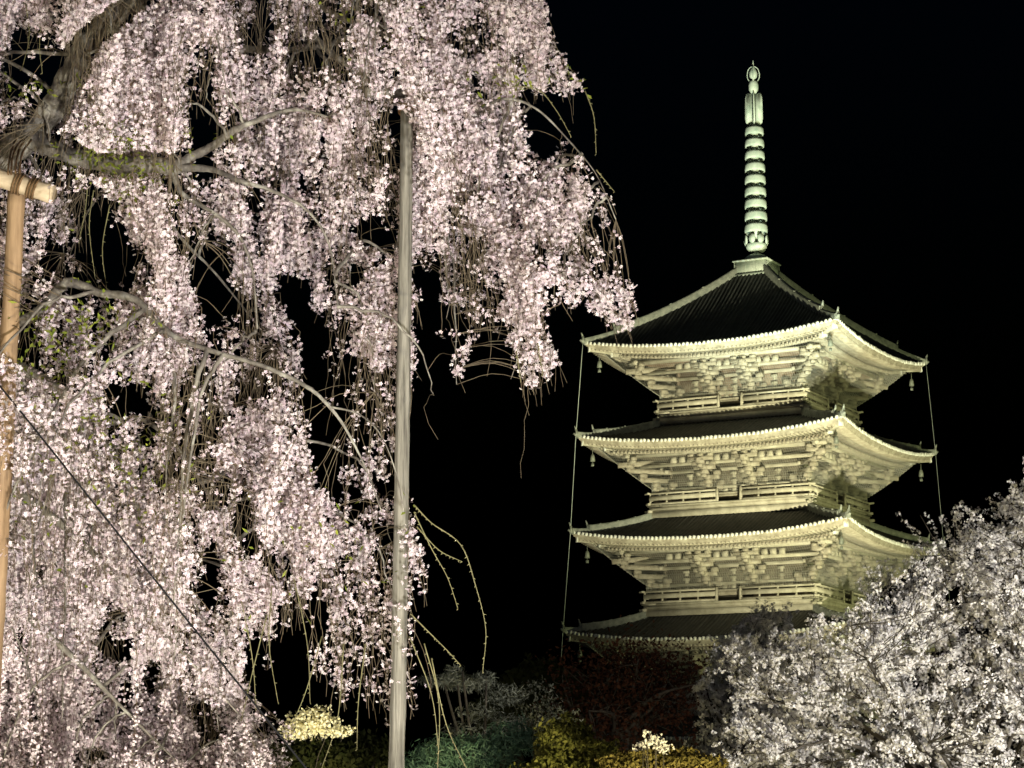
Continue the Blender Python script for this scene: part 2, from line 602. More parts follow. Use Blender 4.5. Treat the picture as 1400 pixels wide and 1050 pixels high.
        m.build('beam_cap', 'tile_end', roof)
    return roof, r


def bracket_mesh(diag=False):
    """one three-stepped bracket cluster; wall plane at y=0, outwards is -y, base at z=0"""
    m = MB()
    k = math.sqrt(2) if diag else 1.0
    st, hgt = 0.68 * k, 0.60
    m.box(-0.42, 0.42, -0.42, 0.30, 0.0, 0.20)
    m.box(-0.26, 0.26, -0.28, 0.30, -0.10, 0.0)
    for i in range(1, 4):
        z = 0.24 + (i - 1) * hgt
        out = i * st
        # arm outwards with a chamfered nose
        m.beam((0, 0.25, z + 0.15), (0, -(out - 0.05), z + 0.15), 0.34, 0.30)
        m.beam((0, -(out - 0.05), z + 0.15), (0, -(out + 0.25), z + 0.21), 0.34, 0.30, h2=0.16)
        m.box(-0.27, 0.27, -(out + 0.25), -(out - 0.22), z + 0.305, z + 0.58)
        # arm along the wall on the step before, with three blocks
        yo = -(i - 1) * st
        if not diag or i == 1:
            m.box(-0.78, 0.78, yo - 0.13, yo + 0.13, z + 0.003, z + 0.29)
            for x in (-0.64, 0.64):
                m.box(x - 0.23, x + 0.23, yo - 0.24, yo + 0.24, z + 0.295, z + 0.57)
    # tail beam sloping down and out through the cluster
    z = 1.42
    m.beam((0, 0.2, z + 0.95), (0, -2.65 * k, z + 0.50), 0.25, 0.34)
    yo = -3 * st
    m.box(-0.9, 0.9, yo - 0.14, yo + 0.14, 1.98, 2.24)
    for x in (-0.7, 0.0, 0.7):
        m.box(x - 0.19, x + 0.19, yo - 0.19, yo + 0.19, 2.243, 2.44)
    return m


_proto = bracket_mesh().build('bracket_cluster', 'timber')
_proto_d = bracket_mesh(True).build('corner_bracket', 'timber')


def build_storey(hb, hr, z_floor, z_rail, z_e, first=False, panel='panel'):
    """walls with their bracket clusters; hb wall half width, hr balcony half width"""
    zb = z_e - 3.02
    m = four(lambda m: m.box(-hb, hb, -hb, -hb + 0.2, z_floor - 0.3, zb - 0.02))
    wall = m.build('storey_wall', 'plaster', pag)

    def posts(m):
        for i in range(4):
            x = -hb + 0.02 + (2 * hb - 0.04) * i / 3
            m.tube([(x, -hb - 0.03, z_floor - 0.2), (x, -hb - 0.03, zb + 0.02)], 0.24, 10)
        m.box(-hb - 0.35, hb + 0.35, -hb - 0.16, -hb - 0.003, zb - 0.42, zb - 0.14)
        m.box(-hb - 0.45, hb + 0.45, -hb - 0.30, -hb + 0.1, zb - 0.13, zb - 0.02)
        m.box(-hb, hb, -hb - 0.10, -hb - 0.003, z_floor + 0.10, z_floor + 0.40)
    four(posts).build('frame_posts', 'timber', wall)

    def door(m):
        w = hb / 3 - 0.35
        m.box(-w, w, -hb - 0.08, -hb - 0.004, z_floor + 0.42, zb - 0.45)
    for k in range(4):
        m = MB()
        door(m)
        m.xform(rot4(k))
        m.build('door', 'recess', wall)

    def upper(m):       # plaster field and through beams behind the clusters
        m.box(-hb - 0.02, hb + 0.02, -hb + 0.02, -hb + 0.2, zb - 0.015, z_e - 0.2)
        # coved boards between the second step and the purlin
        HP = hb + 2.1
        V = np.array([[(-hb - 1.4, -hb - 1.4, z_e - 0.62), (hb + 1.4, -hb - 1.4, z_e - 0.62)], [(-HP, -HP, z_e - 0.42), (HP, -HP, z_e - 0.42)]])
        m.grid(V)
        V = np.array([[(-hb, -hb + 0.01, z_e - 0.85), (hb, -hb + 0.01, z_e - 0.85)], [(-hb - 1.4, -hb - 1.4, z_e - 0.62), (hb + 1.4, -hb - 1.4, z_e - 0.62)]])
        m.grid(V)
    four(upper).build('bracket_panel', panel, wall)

    def ties(m):
        for i, z in enumerate((0.27, 1.47)):
            m.box(-hb - 0.6, hb + 0.6, -hb - 0.10, -hb + 0.015, zb + z, zb + z + 0.22)
        for j in range(3):
            x = -hb + hb / 3 + 2 * hb / 3 * j
            for k_, z in enumerate((0.5, 1.0)):
                m.box(x - 0.12, x + 0.12, -hb - 0.09, -hb + 0.015, zb + z, zb + z + 0.36)
                m.box(x - 0.22, x + 0.22, -hb - 0.20, -hb + 0.015, zb + z + 0.18, zb + z + 0.355)
        for j in range(3):          # short struts and small blocks under the eave between the clusters
            for q_ in (-0.62, 0.0, 0.62):
                x = -hb + hb / 3 + 2 * hb / 3 * j + q_
                m.box(x - 0.19, x + 0.19, -hb - 1.62, -hb - 1.24, z_e - 1.02, z_e - 0.64)
                m.box(x - 0.15, x + 0.15, -hb - 0.13, -hb + 0.01, zb + 0.02, zb + 0.26)
        m.box(-hb - 1.5, hb + 1.5, -hb - 1.52, -hb - 1.34, z_e - 1.24, z_e - 1.025)
        m.tube([(-hb - 2.6, -hb - 2.04, z_e - 0.44), (hb + 2.6, -hb - 2.04, z_e - 0.44)], 0.16, 8)
    four(ties).build('tie_beams', 'timber_pale', wall)
    for k in range(4):
        for i in range(4):
            o = (_proto if 0 < i < 3 else _proto_d).copy() if i < 3 else None
            if o is None:
                continue
            x = -hb + 0.02 + (2 * hb - 0.04) * i / 3
            a = k * math.pi / 2
            if i == 0:
                p = (-hb, -hb)
                o.rotation_euler = (0, 0, a - math.pi / 4)
            else:
                p = (x, -hb)
                o.rotation_euler = (0, 0, a)
            o.location = (p[0] * math.cos(a) - p[1] * math.sin(a), p[0] * math.sin(a) + p[1] * math.cos(a), zb)
            o.parent = wall
            col.objects.link(o)
    if first:
        return wall
    # balcony
    zd = z_rail - 0.86

    def base(m):
        m.box(-hr + 0.3, hr - 0.3, -hr + 0.3, -hr + 0.45, z_floor - 0.7, zd - 0.12)
    bal = four(base).build('balcony', 'recess', pag)

    def deck(m):
        m.box(-hr - 0.14, hr + 0.14, -hr - 0.14, -hb - 0.09, zd - 0.12, zd)
        m.box(-hr - 0.05, hr + 0.05, -hr - 0.05, -hr + 0.2, zd - 0.34, zd - 0.125)
        m.box(-hr - 0.4, hr + 0.4, -hr + 0.0, -hr + 0.18, zd - 0.50, zd - 0.345)
        m.box(-hr - 0.12, hr + 0.12, -hr - 0.12, -hr + 0.2, z_floor - 0.42, z_floor - 0.02)
        for j in range(7):
            x = -hr + 0.2 + (2 * hr - 0.4) * j / 6
            m.box(x - 0.5, x + 0.5, -hr - 0.06, -hr + 0.2, z_floor - 0.017, zd - 0.505)
    four(deck).build('deck_beams', 'timber_pale', bal)

    def rail(m, sgn):
        gp = 0.85
        for s_ in (sgn,):
            xa, xb = sorted((s_ * gp, s_ * (hr + 0.02)))
            xe = xb + 0.35 if s_ > 0 else xb
            xs_ = xa - 0.35 if s_ < 0 else xa
            m.tube([(xs_, -hr, z_rail - 0.05), (xe, -hr, z_rail - 0.05)], 0.065, 8)
            m.box(xa, xb, -hr - 0.06, -hr + 0.06, z_rail - 0.52, z_rail - 0.22)
            m.box(xs_ + 0.1, xe - 0.1, -hr - 0.075, -hr + 0.075, zd + 0.005, zd + 0.16)
            for j in range(5):
                x = xa + 0.06 + (xb - xa - 0.12) * j / 4
                m.box(x - 0.06, x + 0.06, -hr - 0.05, -hr + 0.05, zd + 0.16, z_rail - 0.525)
                m.box(x - 0.055, x + 0.055, -hr - 0.045, -hr + 0.045, z_rail - 0.218, z_rail - 0.1)
            m.box(s_ * gp - 0.08, s_ * gp + 0.08, -hr - 0.08, -hr + 0.08, zd + 0.003, z_rail + 0.06)
    for k in range(4):
        for sgn in (-1, 1):
            m = MB()
            rail(m, sgn)
            m.xform(rot4(k))
            m.build('railing', 'timber_pale', bal)
    return wall


def build_net(he, zc, hb, side):
    ze = zc - LIFT
    zt = ze - 0.45
    top, bot = he - 0.8, hb + 0.12
    zb = ze - 3.3
    w = (0.006, 0.009, 0.03, 0.036)[side]

    def net(m):
        for i in range(int(2 * top / 0.16) + 1):
            x = -top + i * 0.16
            t0 = max(0.0, (abs(x) - bot) / (top - bot))
            l = LIFT * (abs(x) / top) ** 2.3
            yb = bot + (top - bot) * t0
            zb_ = zb + (zt + l - zb) * t0
            if t0 < 0.98:
                m.tube([(x, -yb, zb_), (x, -top, zt + l)], w, 3, cap=False)
        for j in range(22):
            t = (j + 0.5) / 22
            y = bot + (top - bot) * t
            xs_ = np.linspace(-y, y, 15)
            m.tube(np.stack([xs_, np.full(15, -y), zb + (zt + LIFT * (np.abs(xs_) / top) ** 2.3 - zb) * t], -1), w, 3, cap=False)
    m = MB()
    net(m)
    return m.xform(rot4(side))


def build_skirt(hr, z0, z1, side):
    def net(m):
        w = 0.008 if side < 2 else 0.03
        for i in range(int(2 * hr / 0.16) + 1):
            x = -hr + i * 0.16
            m.tube([(x, -hr, z0), (x, -hr, z1)], w, 3, cap=False)
        for j in range(int((z1 - z0) / 0.16)):
            m.tube([(-hr, -hr, z0 + 0.16 * j), (hr, -hr, z0 + 0.16 * j)], w, 3, cap=False)
    m = MB()
    net(m)
    return m.xform(rot4(side))


Z0 = EYE
# eave half width, corner height, balcony half width, rail height, wall half width
ST = {5: (9.12, 32.17 + Z0, 5.36, 28.42 + Z0, 4.35),
      4: (9.50, 25.64 + Z0, 5.82, 21.95 + Z0, 4.80),
      3: (9.80, 19.03 + Z0, 6.16, 15.22 + Z0, 5.15),
      2: (10.20, 12.35 + Z0, 6.50, 8.50 + Z0, 5.50),
      1: (10.85, 5.90 + Z0, 6.90, 0, 5.90)}
roofs = {}
for k in (5, 4, 3, 2, 1):
    he, zc, hr, zr, hb = ST[k]
    if k == 5:
        ht, zt, c = 1.15, 37.75 + Z0, 0.22
    else:
        ht, zt, c = ST[k + 1][2] - 0.12, ST[k + 1][3] - 1.75, 0.12
    roofs[k] = build_roof(he, zc, ht, zt, hb, c)
    z_floor = (zr - 1.30) if k > 1 else 0.9
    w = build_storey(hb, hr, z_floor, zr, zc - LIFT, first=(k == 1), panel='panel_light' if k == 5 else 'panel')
    if k > 1:
        for sd_ in range(4):
            build_net(he, zc, hb, sd_).build('bird_netting', 'net', roofs[k][0])
        for sd_ in range(4):
            build_skirt(hr - 0.1, zr - 0.1, zc - LIFT - 1.9, sd_).build('bird_netting', 'net', w)
m = MB()
m.box(-8.2, 8.2, -8.2, 8.2, -0.2, 0.9)
m.build('stone_podium', 'plaster', pag)
for p_ in (_proto, _proto_d):
    bpy.data.objects.remove(p_)


# spire
def zy(y):
    return 53.57 - (y - 83) * 0.0538 + Z0


m = MB()
zr0, zr1 = 37.70 + Z0, 38.72 + Z0
m.box(-1.22, 1.22, -1.22, 1.22, zr0, zr1 - 0.12)
m.box(-1.32, 1.32, -1.32, 1.32, zr1 - 0.117, zr1)
m.box(-1.40, 1.40, -1.40, 1.40, zr0 - 0.25, zr0 - 0.003)
for k in range(4):
    s_ = MB()
    for x in (-1.22, -0.41, 0.41, 1.17):
        s_.box(x, x + 0.05, -1.245, -1.222, zr0 + 0.02, zr1 - 0.14)
    s_.xform(rot4(k))
    m.add(np.concatenate(s_.v), *s_.f)
spire = m.build('spire', 'bronze', pag)
m = MB()
m.tube([(0, 0, zr1), (0, 0, zy(118))], [0.20, 0.13], 12)
m.build('mast', 'bronze', spire)
m = MB()
zb0 = zr1
m.lathe([(0.0, zb0), (0.86, zb0 + 0.002), (0.88, zb0 + 0.14), (0.80, zb0 + 0.36), (0.55, zb0 + 0.52), (0.2, zb0 + 0.58), (0.2, zb0 + 0.6)], 24)
m.build('inverted_bowl', 'bronze', spire, smooth=True)
m = MB()
zc0, zc1 = zy(344), zy(322)
m.lathe([(0.2, zc0 - 0.02), (0.55, zc0), (0.72, zc0 + 0.22), (0.76, zc0 + 0.5), (0.74, zc0 + 0.5), (0.6, zc0 + 0.25), (0.2, zc0 + 0.2)], 24)
for i in range(8):
    a = i / 8 * 2 * math.pi
    ca, sa = math.cos(a), math.sin(a)
    th = np.linspace(0, 2 * math.pi, 10, endpoint=False)
    v = []
    for off in (0.74, 0.82):
        for t in th:
            u = 0.24 * math.cos(t)
            zz = zc0 + 0.78 + 0.33 * math.sin(t)
            rr = off + 0.08 * (zz - zc0 - 0.5)
            v.append((ca * rr - sa * u, sa * rr + ca * u, zz))
    m.add(v, [tuple(range(10)), tuple(range(19, 9, -1))], [(k, k + 10, (k + 1) % 10 + 10, (k + 1) % 10) for k in range(10)])
m.build('lotus_crown', 'bronze', spire)
for i in range(9):
    yc = 314 - (314 - 181.0) * i / 8
    zc_ = zy(yc)
    ro = 0.80 - 0.15 * i / 8
    hh = 0.31 - 0.03 * i / 8
    m = MB()
    m.lathe([(ro - 0.07, zc_ - hh), (ro, zc_ - hh), (ro + 0.02, zc_ - hh * 0.4), (ro + 0.01, zc_ + hh * 0.5), (ro - 0.06, zc_ + hh), (ro - 0.14, zc_ + hh), (ro - 0.09, zc_ + hh * 0.5), (ro - 0.07, zc_ - hh)], 28)
    for j in range(8):
        a = j / 8 * 2 * math.pi + 0.2
        m.beam((0.24 * math.cos(a), 0.24 * math.sin(a), zc_), (ro * math.cos(a) * 0.93, ro * math.sin(a) * 0.93, zc_), 0.07, 0.16)
    m.lathe([(0.15, zc_ - hh - 0.06), (0.27, zc_ - hh), (0.27, zc_ + hh), (0.15, zc_ + hh + 0.08)], 14)
    m.build('ring', 'bronze', spire, smooth=False)
m = MB()
z0_, z1_ = zy(172), zy(128)
prof = [(0.12, 0.02), (0.42, 0.0), (0.58, 0.07), (0.63, 0.2), (0.62, 0.6), (0.60, 0.85), (0.52, 0.97), (0.40, 1.0), (0.12, 0.96)]
for j in range(4):
    a = j * math.pi / 2 + 0.35
    ca, sa = math.cos(a), math.sin(a)
    v = []
    for o_ in (-0.03, 0.03):
        for rr, t in prof:
            v.append((ca * rr - sa * o_, sa * rr + ca * o_, z0_ + (z1_ - z0_) * t))
    k = len(prof)
    m.add(v, [tuple(range(k)), tuple(range(2 * k - 1, k - 1, -1))], [(i, i + k, (i + 1) % k + k, (i + 1) % k) for i in range(k)])
    for rr in (0.3, 0.48):
        m.tube([(ca * rr - sa * 0.05, sa * rr + ca * 0.05, z0_ + 0.15), (ca * (rr + 0.04) - sa * 0.05, sa * (rr + 0.04) + ca * 0.05, z1_ - 0.2)], 0.035, 5)
m.build('water_flame', 'bronze', spire)
m = MB()
m.lathe([(0.10, zy(129)), (0.20, zy(128)), (0.33, zy(124)), (0.36, zy(118)), (0.32, zy(113)), (0.14, zy(111)), (0.10, zy(109))], 16)
m.lathe([(0.06, zy(110)), (0.26, zy(106)), (0.30, zy(101)), (0.20, zy(96)), (0.06, zy(92)), (0.05, zy(88)), (0.035, zy(83)), (0.0, zy(82.5))], 16)
for j in range(4):
    a = j * math.pi / 2 + 0.35
    ca, sa = math.cos(a), math.sin(a)
    q = spline([(0.22, zy(113)), (0.40, zy(108)), (0.43, zy(101)), (0.30, zy(94)), (0.05, zy(91))], 4)
    m.tube([(ca * r_, sa * r_, z_) for r_, z_ in q], 0.04, 5)
m.build('jewel', 'bronze', spire, smooth=True)


def pworld(x, y, z):
    c, s_ = math.cos(PAG_ROT), math.sin(PAG_ROT)
    return np.array([PAG[0] + x * c - y * s_, PAG[1] + x * s_ + y * c, z])


# wind bells under the eave corners, and the two lightning cables
names = {5: 'top', 4: 'second highest', 3: 'third highest', 2: 'lowest visible'}
for k in (5, 4, 3, 2):
    he, zc = ST[k][:2]
    for sx_, sy_, side in ((-1, -1, 'left'), (1, -1, 'near'), (1, 1, 'right')):
        if k == 2 and side != 'left':
            continue
        p = pworld(sx_ * (he - 0.75), sy_ * (he - 0.75), zc - 0.75)
        m = MB()
        m.tube([p, p - (0, 0, 0.45)], 0.02, 4)
        m.lathe([(0.02, p[2] - 0.42), (0.10, p[2] - 0.45), (0.15, p[2] - 0.62), (0.18, p[2] - 0.92), (0.15, p[2] - 0.92), (0.05, p[2] - 0.50)], 10, (p[0], p[1]))
        m.tube([p - (0, 0, 0.6), p - (0, 0, 1.05)], 0.012, 4)
        m.box(p[0] - 0.10, p[0] + 0.10, p[1] - 0.012, p[1] + 0.012, p[2] - 1.25, p[2] - 1.05)
        tag(m.build('wind_bell', 'bell'), f'small bronze wind bell under the {side} corner of the {names[k]} pagoda roof', 'wind bell', 'wind bells at the eave corners')
for sx_, sy_, side in ((-1, -1, 'left'), (1, 1, 'right')):
    pts = []
    for k in (5, 4, 3, 2):
        he, zc = ST[k][:2]
        p = pworld(sx_ * (he + 0.10), sy_ * (he + 0.10), zc - 0.1)
        pts.append(p)
    pts.append(pworld(sx_ * (ST[1][0] + 0.15), sy_ * (ST[1][0] + 0.15), 0.0))
    q = []
    for a, b in zip(pts[:-1], pts[1:]):
        for t in np.linspace(0, 1, 8, endpoint=False):
            q.append(a * (1 - t) + b * t)
    q.append(pts[-1])
    m = MB()
    m.tube(q, 0.02 if side == 'left' else 0.009, 5)
    tag(m.build('lightning_cable', 'cable'), f'thin lightning cable running down past the {side} eave corners of the pagoda', 'cable', 'lightning cables on the pagoda')


# ------------------------------------------------------------------ blossoms, twigs and leaves
def frames(n_, facing, spread):
    """n_ random orthonormal frames whose third axis lies near facing (n_,3)"""
    d = facing + rng.normal(0, spread, (n_, 3))
    d /= np.linalg.norm(d, axis=1, keepdims=True) + 1e-9
    r_ = rng.normal(0, 1, (n_, 3))
    a = np.cross(d, r_)
    a /= np.linalg.norm(a, axis=1, keepdims=True) + 1e-9
    b = np.cross(d, a)
    return a, b, d


def flowers(m, P, size, facing=None, spread=0.8):
    """five-petalled blossoms at the points P"""
    n_ = len(P)
    if facing is None:
        facing = np.tile([0, -0.3, -0.45], (n_, 1))
    a, b, d = frames(n_, facing, spread)
    size = size * rng.uniform(0.78, 1.2, n_)
    cup = rng.uniform(0.05, 0.75, n_)
    tpl = []
    for k in range(5):
        th = k * 2 * math.pi / 5
        for ang, r_, h in ((0, 0.06, -0.10), (-0.50, 0.66, 0.30), (0.0, 1.0, 0.50), (0.50, 0.66, 0.30)):
            tpl.append((r_ * math.cos(th + ang), r_ * math.sin(th + ang), h))
    tpl = np.array(tpl)
    s_ = size[:, None, None] * 0.5
    V = P[:, None] + s_ * (tpl[None, :, 0:1] * a[:, None] + tpl[None, :, 1:2] * b[:, None]
                           + tpl[None, :, 2:3] * cup[:, None, None] * d[:, None])
    V = V + rng.normal(0, 0.06, V.shape) * s_
    f = (np.arange(n_ * 5)[:, None] * 4 + np.arange(4)[None])
    tt = np.clip(rng.normal(0.5, 0.28, n_), 0, 1)
    m.add(V.reshape(-1, 3), f, tint=np.repeat(tt, 20))


def leaves(m, P, length, width, facing=None, spread=1.0):
    n_ = len(P)
    if facing is None:
        facing = np.tile([0, -0.4, 0.3], (n_, 1))
    a, b, d = frames(n_, facing, spread)
    L = length * rng.uniform(0.6, 1.3, n_)[:, None]
    W = width * rng.uniform(0.7, 1.3, n_)[:, None]
    V = np.stack([P, P + a * L * 0.45 + b * W * 0.5 + d * L * 0.08, P + a * L, P + a * L * 0.45 - b * W * 0.5 + d * L * 0.08], 1)
    tt = np.clip(rng.normal(0.5, 0.3, n_), 0, 1)
    m.add(V.reshape(-1, 3), np.arange(n_ * 4).reshape(-1, 4), tint=np.repeat(tt, 4))


def stalks(m, A, B, w):
    """thin three-sided stalks from A to B"""
    n_ = len(A)
    off = np.array([(1, 0, 0), (-0.5, 0.87, 0), (-0.5, -0.87, 0)]) * w
    V = np.concatenate([A[:, None] + off[None], B[:, None] + off[None] * 0.7], 1)
    base = np.arange(n_)[:, None] * 6
    f = np.concatenate([base + np.array([[0, 1, 4, 3]]), base + np.array([[1, 2, 5, 4]]), base + np.array([[2, 0, 3, 5]])])
    m.add(V.reshape(-1, 3), f)


class Mask:
    """how thickly a part of the crown is in bloom, on a coarse grid"""

    def __init__(s, outline, holes, x0=-260, x1=960, y0=-260, y1=1300, st=6):
        s.x0, s.y0, s.st = x0, y0, st
        xs = np.arange(x0, x1, st)
        ys = np.arange(y0, y1, st)
        X, Y = np.meshgrid(xs, ys)
        # wobble the borders
        wx = (vnoise(X / 26, Y / 26, 3) - 0.5) * 26 + (vnoise(X / 9, Y / 9, 5) - 0.5) * 14
        wy = (vnoise(X / 26, Y / 26, 4) - 0.5) * 26 + (vnoise(X / 9, Y / 9, 6) - 0.5) * 14
        m_ = inside(outline, X + wx, Y + wy).astype(float)
        for poly, val in holes:
            i = inside(poly, X + wx, Y + wy)
            m_[i] = np.minimum(m_[i], val)
        s.m = m_

    def __call__(s, x, y):
        i = np.clip(((np.asarray(y) - s.y0) / s.st).astype(int), 0, s.m.shape[0] - 1)
        j = np.clip(((np.asarray(x) - s.x0) / s.st).astype(int), 0, s.m.shape[1] - 1)
        return s.m[i, j]


OUT1 = [(-240, -240), (700, -240), (738, -40), (748, 10), (765, 45), (785, 85), (806, 122), (790, 132), (740, 118), (705, 128), (712, 155), (745, 188), (775, 190), (802, 215), (824, 240),
        (830, 280), (838, 320), (850, 355), (872, 400), (864, 425), (830, 450), (816, 402), (792, 388), (770, 418), (744, 418), (750, 462), (768, 470), (744, 515), (710, 528), (704, 480), (692, 436), (652, 442),
        (628, 500), (612, 508), (606, 462), (572, 480), (566, 520), (592, 560), (560, 590), (540, 640), (500, 640), (440, 600), (425, 520), (418, 440), (400, 440), (404, 520), (424, 590), (436, 640), (450, 600),
        (490, 640), (530, 690), (560, 670), (582, 700), (580, 760), (566, 800), (574, 870), (600, 900), (590, 960), (540, 980), (480, 960), (420, 940), (330, 960), (250, 930), (120, 900), (-240, 900)]
H1 = [
    ([(254, 138), (290, 138), (292, 198), (262, 196)], 0.02),
    ([(0, 34), (50, 24), (84, 60), (82, 112), (0, 108)], 0.05),
    ([(112, 262), (166, 262), (180, 330), (186, 400), (150, 405), (112, 380), (100, 320)], 0.04),
    ([(40, 330), (100, 320), (110, 380), (60, 390), (34, 440)], 0.08),
    ([(255, 335), (312, 320), (314, 440), (282, 445), (258, 392)], 0.03),
    ([(372, 366), (420, 362), (440, 470), (412, 480), (402, 430), (376, 420)], 0.05),
    ([(135, 516), (190, 510), (210, 574), (150, 574)], 0.04),
    ([(425, 420), (470, 412), (486, 470), (545, 540), (545, 640), (440, 610), (415, 520)], 0.13),
    ([(330, 850), (420, 846), (418, 965), (334, 965)], 0.10),
    ([(134, 828), (166, 828), (168, 905), (140, 905)], 0.05),
    ([(198, 886), (218, 896), (216, 945), (200, 945)], 0.05),
    ([(250, 752), (300, 738), (300, 795), (270, 835), (254, 800)], 0.12),
    ([(562, 340), (600, 340), (606, 400), (640, 440), (600, 480), (565, 445)], 0.06),
    ([(318, 138), (334, 138), (334, 168), (320, 168)], 0.08),
    ([(346, 226), (366, 230), (362, 276), (350, 270)], 0.10),
    ([(404, 230), (426, 232), (422, 264), (408, 262)], 0.12),
    ([(640, 98), (662, 100), (660, 128), (642, 126)], 0.12),
    ([(690, 60), (716, 66), (712, 92), (692, 90)], 0.15),
    ([(482, 284), (540, 290), (538, 345), (490, 345)], 0.10),
    ([(600, 20), (660, 10), (690, 50), (650, 70), (610, 60)], 0.25),
    ([(188, 340), (205, 345), (204, 380), (190, 380)], 0.1),
    ([(724, 320), (742, 320), (742, 350), (726, 350)], 0.1),
    ([(440, 600), (530, 700), (520, 740), (450, 690)], 0.35),
    ([(-240, 560), (150, 560), (260, 700), (330, 850), (300, 930), (-240, 930)], 0.55),
    ([(420, 760), (600, 760), (600, 990), (420, 990)], 0.34),
    ([(440, 850), (520, 850), (520, 990), (440, 990)], 0.2),
    ([(560, 500), (600, 520), (600, 700), (560, 680)], 0.25),
    ([(336, 690), (350, 690), (350, 740), (338, 740)], 0.1),
]
MASK1 = Mask(OUT1, H1)


def pole_x(y):
    return 556.0 + (542.0 - 556.0) * (y - 170.0) / 880.0


def depth1(x, y):
    return 13.1 + 1.9 * (vnoise(x / 120, y / 170, 21) - 0.5) + 1.2 * (vnoise(x / 50, y / 80, 22) - 0.5) - 1.0 * np.exp(-((x - 556) / 45) ** 2 - ((y - 120) / 45) ** 2) - 1.2 * np.exp(-((x - 10) / 70) ** 2 - ((y - 560) / 75) ** 2)


def to_px(P):
    P = np.asarray(P, float)
    y = P[..., 1] * math.cos(PITCH) + (P[..., 2] - EYE) * math.sin(PITCH)
    z = -P[..., 1] * math.sin(PITCH) + (P[..., 2] - EYE) * math.cos(PITCH)
    return 700 + FPX * P[..., 0] / y, 525 - FPX * z / y


def limb(m, pts, per=5, n=8, rough=0.0):
    q = np.array([list(at(p[0], p[1], p[2])) + [p[3]] for p in pts])
    s_ = spline(q, per)
    if rough:
        s_[:, :3] += rng.normal(0, rough, s_[:, :3].shape) * s_[:, 3:4]
        s_[:, 3] *= rng.uniform(0.9, 1.1, len(s_))
    m.tube(s_[:, :3], np.maximum(s_[:, 3] * (0.76 if s_[0, 3] < 0.06 else 0.9), 0.003), n)
    return s_


